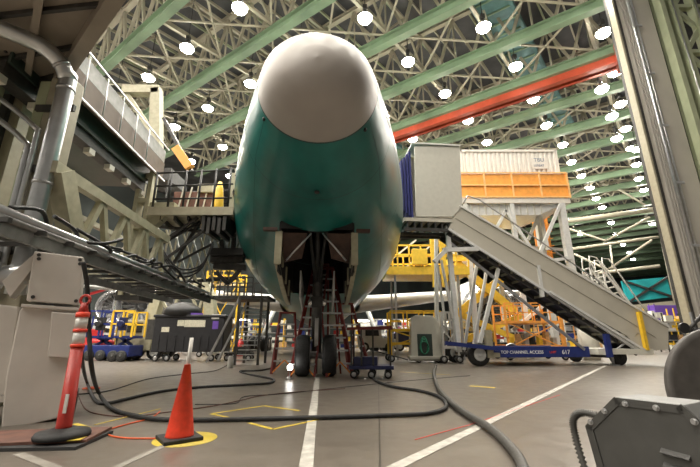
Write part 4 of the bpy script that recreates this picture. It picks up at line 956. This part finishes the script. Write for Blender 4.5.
# ------------------------------------------------ floor lines
def strip(p, q, w, m='floor_white', z=.003):
    p, q = Vector(p), Vector(q); p.z = q.z = z; return struct(MB().bar(p, q, w, .003).build('floor_marking', m))
a, b = ground(305, 475), ground(318, 374); strip(a+(a-b)*.3, b, .11)
a, b = ground(392, 469), ground(609, 364); strip(a+(a-b)*.3, b, .11)
a, b = ground(112, 470), ground(164, 446); strip(a, b, .07, 'line_worn'); a, b = ground(18, 454), ground(60, 470); strip(a, b, .08, 'line_worn')
def seg(pts, m, w):
    for i in range(len(pts)-1): strip(ground(*pts[i]), ground(*pts[i+1]), w, m, .0032)
seg([(232, 418.5), (211, 414), (264, 406), (300, 411)], 'floor_yellow', .045); seg([(249, 423), (273, 429.5), (318, 420)], 'floor_yellow', .045)
seg([(75, 424), (95, 430)], 'floor_yellow', .06); seg([(95, 425), (160, 409)], 'floor_yellow', .03)
seg([(470, 386), (495, 388)], 'floor_yellow', .12); seg([(400, 372), (450, 375)], 'floor_yellow', .05)
seg([(415, 440), (470, 425)], 'text_red', .012); seg([(470, 425), (560, 395)], 'text_red', .01)
# ------------------------------------------------ hoses and cords
def hose(name, lab, pts, r, m, cat='hose', n=6):
    P_ = smooth_path(pts, n); o_ = Vector((P_[0].x, P_[0].y, 0))
    return tag(MB().tube([p-o_ for p in P_], r, 10).build(name, m, loc=o_), lab, cat)
def g_(x, y, r): p = ground(x, y); p.z = r+.002; return p
hose('air_hose', 'thick black hose dropping beside the cabinet and looping past the cone to the cart', [at(83, 262, 4.5), at(87, 285, 4.6), at(89, 330, 4.75), at(92, 370, 4.9), g_(98, 399, .028)+Vector((0,0,.06)), g_(112, 411, .028), g_(138, 419, .028), g_(170, 422.5, .028), g_(240, 422, .028), g_(320, 420, .028), g_(400, 417.5, .028), g_(430, 415.5, .028), g_(446, 409, .028), g_(440, 399, .028), g_(420, 392.5, .028), g_(392, 388, .028), g_(376, 382, .028), g_(371, 376, .028)], .027, 'rubber')
hose('air_hose', 'black hose running from the cabinet behind the cone to the stepladders', [at(81, 325, 5.2), at(82, 360, 5.3), g_(86, 388, .024)+Vector((0,0,.08)), g_(95, 402, .024), g_(107, 405, .024), g_(125, 401, .024), g_(160, 393, .024), g_(200, 388.5, .024), g_(245, 386, .024), g_(270, 384, .024), g_(272, 380, .024), g_(250, 375.5, .024), g_(240, 372, .024), g_(262, 371, .024), g_(278, 366, .024), g_(280, 360, .024)], .025, 'rubber')
hose('duct_hose', 'thick grey hose snaking from the ground cart towards the camera', [g_(436, 367, .05), g_(434, 375, .05), g_(438, 390, .05), g_(450, 405, .05), g_(468, 419, .05), g_(490, 433, .05), g_(508, 450, .05), g_(522, 470, .05), g_(530, 500, .05)], .042, 'hose_grey')
hose('extension_cord', 'thin orange cord curving across the floor left of the cone', [g_(168, 439, .007), g_(150, 439.5, .007), g_(125, 439, .007), g_(109, 436, .007), g_(108, 431, .007), g_(125, 425.5, .007), g_(150, 419, .007), g_(160, 412, .007)], .008, 'cord_orange', 'cord')
hose('extension_cord', 'brown-orange cord running from the mats towards the black bin', [g_(78, 395, .006), g_(85, 409, .006), g_(100, 415, .006), g_(130, 417, .006), g_(165, 413, .006), g_(210, 407, .006), g_(240, 401, .006), g_(262, 396, .006), g_(300, 392, .006), g_(345, 389, .006)], .007, 'cord_dark', 'cord')
hose('extension_cord', 'dark cord on the floor leading back to the low dolly', [g_(75, 395, .008), g_(110, 391, .008), g_(150, 379, .008), g_(190, 374, .008), g_(215, 371, .008), g_(228, 365, .008)], .010, 'rubber', 'cord')
hose('extension_cord', 'thin dark cord crossing the centre line behind the yellow square', [g_(195, 405, .006), g_(235, 404, .006), g_(245, 397, .006), g_(285, 394, .006), g_(340, 388, .006), g_(420, 380, .006), g_(470, 376, .006)], .006, 'rubber', 'cord')
hose('air_hose', 'dark hose between the flatbed cart and the grey ground cart', [g_(372, 362, .02)+Vector((0,0,.5)), g_(385, 363, .02)+Vector((0,0,.35)), g_(398, 364, .02)+Vector((0,0,.25)), g_(408, 366, .02)+Vector((0,0,.2))], .02, 'rubber')
p = g_(91, 389, .012); hose('coiled_cord', 'flat coil of orange cord lying behind the delineator post', [p+Vector((.16*cos(u)*(1-.02*u), .12*sin(u), .004*u/6)) for u in [i*.6 for i in range(34)]], .012, 'cord_orange', 'cord', 2)

# ================================================================== FOREGROUND RIGHT MACHINE
zt3 = .60
A = ground(616, 397, zt3); B = ground(684, 405, zt3)
dv = (B-A); dv.z = 0; rz = math.atan2(dv.y, dv.x); mf2 = Frame((A.x, A.y, 0), rz)
t = thing('machine_housing', 'grey metal machine housing with bolted octagonal end plate at lower right', 'machine', mf2.loc, mf2.rz)
w = dv.length
oct_ = [(0, zt3), (w, zt3), (w+.3, zt3-.33), (w+.3, .05), (-.16, .05), (-.21, .40), ]
MB().prism(oct_, .0, .3).build('body', 'machine_top', t, .006)
MB().prism([(x*.995, z*.99+.003) for x, z in oct_], -.02, 0).build('end_plate', 'machine_grey', t, .003)
fr_ = MB(); 
for i in range(len(oct_)):
    p, q = oct_[i], oct_[(i+1) % len(oct_)]; 
    if p[1] < .1 and q[1] < .1: continue
    cx_, cz_ = w/2, .3; pp = Vector((p[0], -.024, p[1])); qq = Vector((q[0], -.024, q[1])); n2 = Vector((cx_, -.024, cz_)); off = (n2-(pp+qq)/2).normalized()*.022
    fr_.bar(pp+off, qq+off, .008, .044, up=off)
fr_.build('plate_flange', 'machine_grey', t)
for i, (x, z) in enumerate(((.06, zt3-.03), (.22, zt3-.03), (w+.04, zt3-.075), (-.07, .51), (w+.2, .36), (-.17, .43))): MB().lathe([(.012, -.016), (.013, 0)], (x, -.03, z), 'Y', 6, False).lathe([(.018, 0), (.018, .004)], (x, -.032, z), 'Y', 12).build('bolt', 'steel', t)
for z in (.36, .29, .22): MB().add([(.2, -.022, z), (.33, -.022, z-.01), (.33, -.05, z-.03), (.2, -.05, z-.02), (.2, -.022, z-.03), (.33, -.022, z-.04)], [(0,1,2,3),(3,2,5,4),(0,3,4),(1,5,2)]).build('louver', 'dark_steel', t)
# corrugated cable
pts = smooth_path([(-.14, -.0, .47), (-.22, -.03, .48), (-.27, -.05, .43), (-.27, -.05, .3), (-.22, -.07, .1), (-.18, -.1, .03)], 18)
g = MB(); g.tube(pts, [(.014 if i % 2 else .027) for i in range(len(pts))], 12); g.build('corrugated_conduit', 'hose_grey', t)
# big grey wheel disc behind
dpx = at(738, 393, 3.38); rD = .53
t = thing('hose_reel', 'large grey steel disc wheel partly out of frame at right edge', 'wheel', (dpx.x, dpx.y, 0), R(-8))
MB().lathe([(0, -.03), (rD*.3, -.03), (rD*.9, -.01), (rD, -.02), (rD, .04), (rD*.9, .03), (0, .03)], (0, 0, rD), 'Y', 56).build('disc', 'wheel_grey', t)
MB().lathe([(0, -.08), (rD*.2, -.08), (rD*.25, 0)], (0, 0, rD), 'Y', 24).build('hub', 'dark_steel', t)
MB().tube([(0, 0, 0), (0, .25, rD)], .04).box((0, .3, .03), (.5, .4, .06)).build('stand', 'dark_steel', t)
t = thing('valve_block', 'black valve block with pipes above the grey disc at the right edge', 'valve', (at(695, 330, 5.2).x, 5.2, 0)); f0 = Frame(t.location)
MB().box((.05, 0, f0.px(695, 335).z), (.12, .2, .18)).build('body', 'black', t, .01); MB().tube([(0, 0, .0), (0, 0, f0.px(690, 318).z+.08)], .02).tube([f0.px(688, 330), f0.px(705, 312)], .025).build('pipe', 'dark_steel', t)
MB().lathe([(.07, -.02), (.07, .02), (0, .02)], f0.px(684, 328), 'Y', 16).build('knob', 'black', t)

# ================================================================== BACKGROUND CLUTTER
def rack(lab, px, Y, w, h, m, n=4):
    loc = (at(px, 340, Y).x, Y, 0); t = thing('storage_rack', lab, 'rack', loc, 0, 'storage racks in the distance')
    for x in (-w/2, w/2):
        for y in (0, .8): MB().box((x, y, h/2), (.08, .08, h)).build('post', m, t)
    for i in range(n): MB().box((0, .4, .2+i*(h-.2)/n), (w, .8, .06)).build('shelf', 'steel', t)
    for i in range(n):
        x = -w/2+.4
        k = 0
        while x < w/2-.3 and k < 4:
            bw = random.uniform(.3, .7); bh = random.uniform(.2, (h/n)*.7)
            MB().box((x+bw/2, .4, .23+i*(h-.2)/n+bh/2), (bw, .5, bh)).build('stored_box', random.choice(['wood', 'white_paint', 'blue', 'yellow', 'ivory', 'red', 'galv', 'black_bin']), t); x += bw+.15; k += 1
spots = [(60, 30, 3.5, 2.8, 'blue'), (105, 38, 4, 3, 'white_paint'), (135, 34, 3.5, 2.6, 'yellow'), (160, 40, 4, 3.4, 'rail_orange'), (205, 36, 4, 3.2, 'blue'), (222, 30, 2.5, 2.3, 'white_paint'), (245, 34, 3, 2.8, 'steel'), (268, 38, 3, 3, 'yellow'), (297, 40, 3, 2.6, 'blue'),
         (345, 36, 3, 2.6, 'white_paint'), (366, 40, 3, 2.6, 'blue'), (392, 38, 3.6, 3, 'yellow'), (418, 42, 4, 3, 'blue'), (445, 40, 4, 3.4, 'white_paint'), (470, 36, 3, 2.4, 'steel'), (500, 40, 4, 3.4, 'white_paint'), (530, 34, 3.5, 3, 'steel'), (560, 38, 4, 3, 'rail_orange'), (585, 42, 4, 3.6, 'white_paint'), (612, 36, 4, 4.2, 'blue'), (640, 44, 5, 5, 'purple'), (665, 38, 3, 4, 'yellow'), (680, 30, 2, 3, 'dark_steel')]
cn = {'blue': 'blue', 'white_paint': 'white', 'yellow': 'yellow', 'rail_orange': 'orange', 'steel': 'bare steel', 'purple': 'purple', 'dark_steel': 'dark steel'}
for i, (px, Y, w, h, m) in enumerate(spots): rack(f'distant {cn[m]} storage rack with mixed boxes, {ORD[i]} from the left along the far floor', px, Y, w, h, m)
# portable light strings: distant fluorescent-lit work booths
for i, (px, Y, w) in enumerate(((212, 44, 9), (395, 46, 10), (470, 48, 8), (110, 46, 12), (620, 56, 8))):
    loc = (at(px, 330, Y).x, Y, 0); t = thing('work_booth', ['lit white work booth in the distance left of the fuselage', 'lit work booth in the distance right of the nose gear', 'lit work booth in the distance beneath the scissor lift', 'wide work booth in the distance behind the left engine', 'lit booth in the distance below the purple screen'][i], 'booth', loc)
    MB().box((0, 1.5, 1.6), (w, .1, 3.2)).build('back_panel', 'white_paint', t); MB().box((0, .7, 3.3), (w, 1.8, .12)).build('roof', 'steel', t)
    for s in (-1, 1): MB().box((s*w/2, .7, 1.65), (.1, 1.7, 3.3)).build('side_panel', ['blue', 'yellow', 'white_paint', 'blue', 'purple'][i], t)
    for k in range(4): MB().box((-w/2+w*(k+.5)/4, .3, 3.15), (w*.16, .2, .08)).build('light_tube', 'work_light', t)
    for k in range(5): MB().box((-w/2+w*(k+.5)/5, .6, .5), (w*.12, .8, 1.0)).build('bench', ['wood', 'blue', 'white_paint', 'yellow', 'black_bin'][k], t)
# far overhead red crane beam seen low at left
tag(MB().ibeam(at(70, 300, 50), at(150, 276, 62), .3, .35).build('red_crane_rail', 'red'), 'distant red crane rail seen under the left dock', 'crane rail')

# ================================================================== WORLD, CAMERA
w = bpy.data.worlds.new('world'); sc.world = w; w.use_nodes = True
w.node_tree.nodes['Background'].inputs[0].default_value = (1, .93, .82, 1); w.node_tree.nodes['Background'].inputs[1].default_value = .2
cam = bpy.data.cameras.new('camera'); co = bpy.data.objects.new('camera', cam); COL.objects.link(co)
cam.sensor_width = 36; cam.lens = F*36/700; co.location = (0, 0, CH); co.rotation_euler = (R(90)+TH, 0, 0); cam.clip_end = 500; cam.clip_start = .05
sc.camera = co
vs = sc.view_settings; vs.view_transform = 'Standard'; vs.look = 'None'; vs.gamma = 1; vs.use_curve_mapping = False; vs.exposure = .12
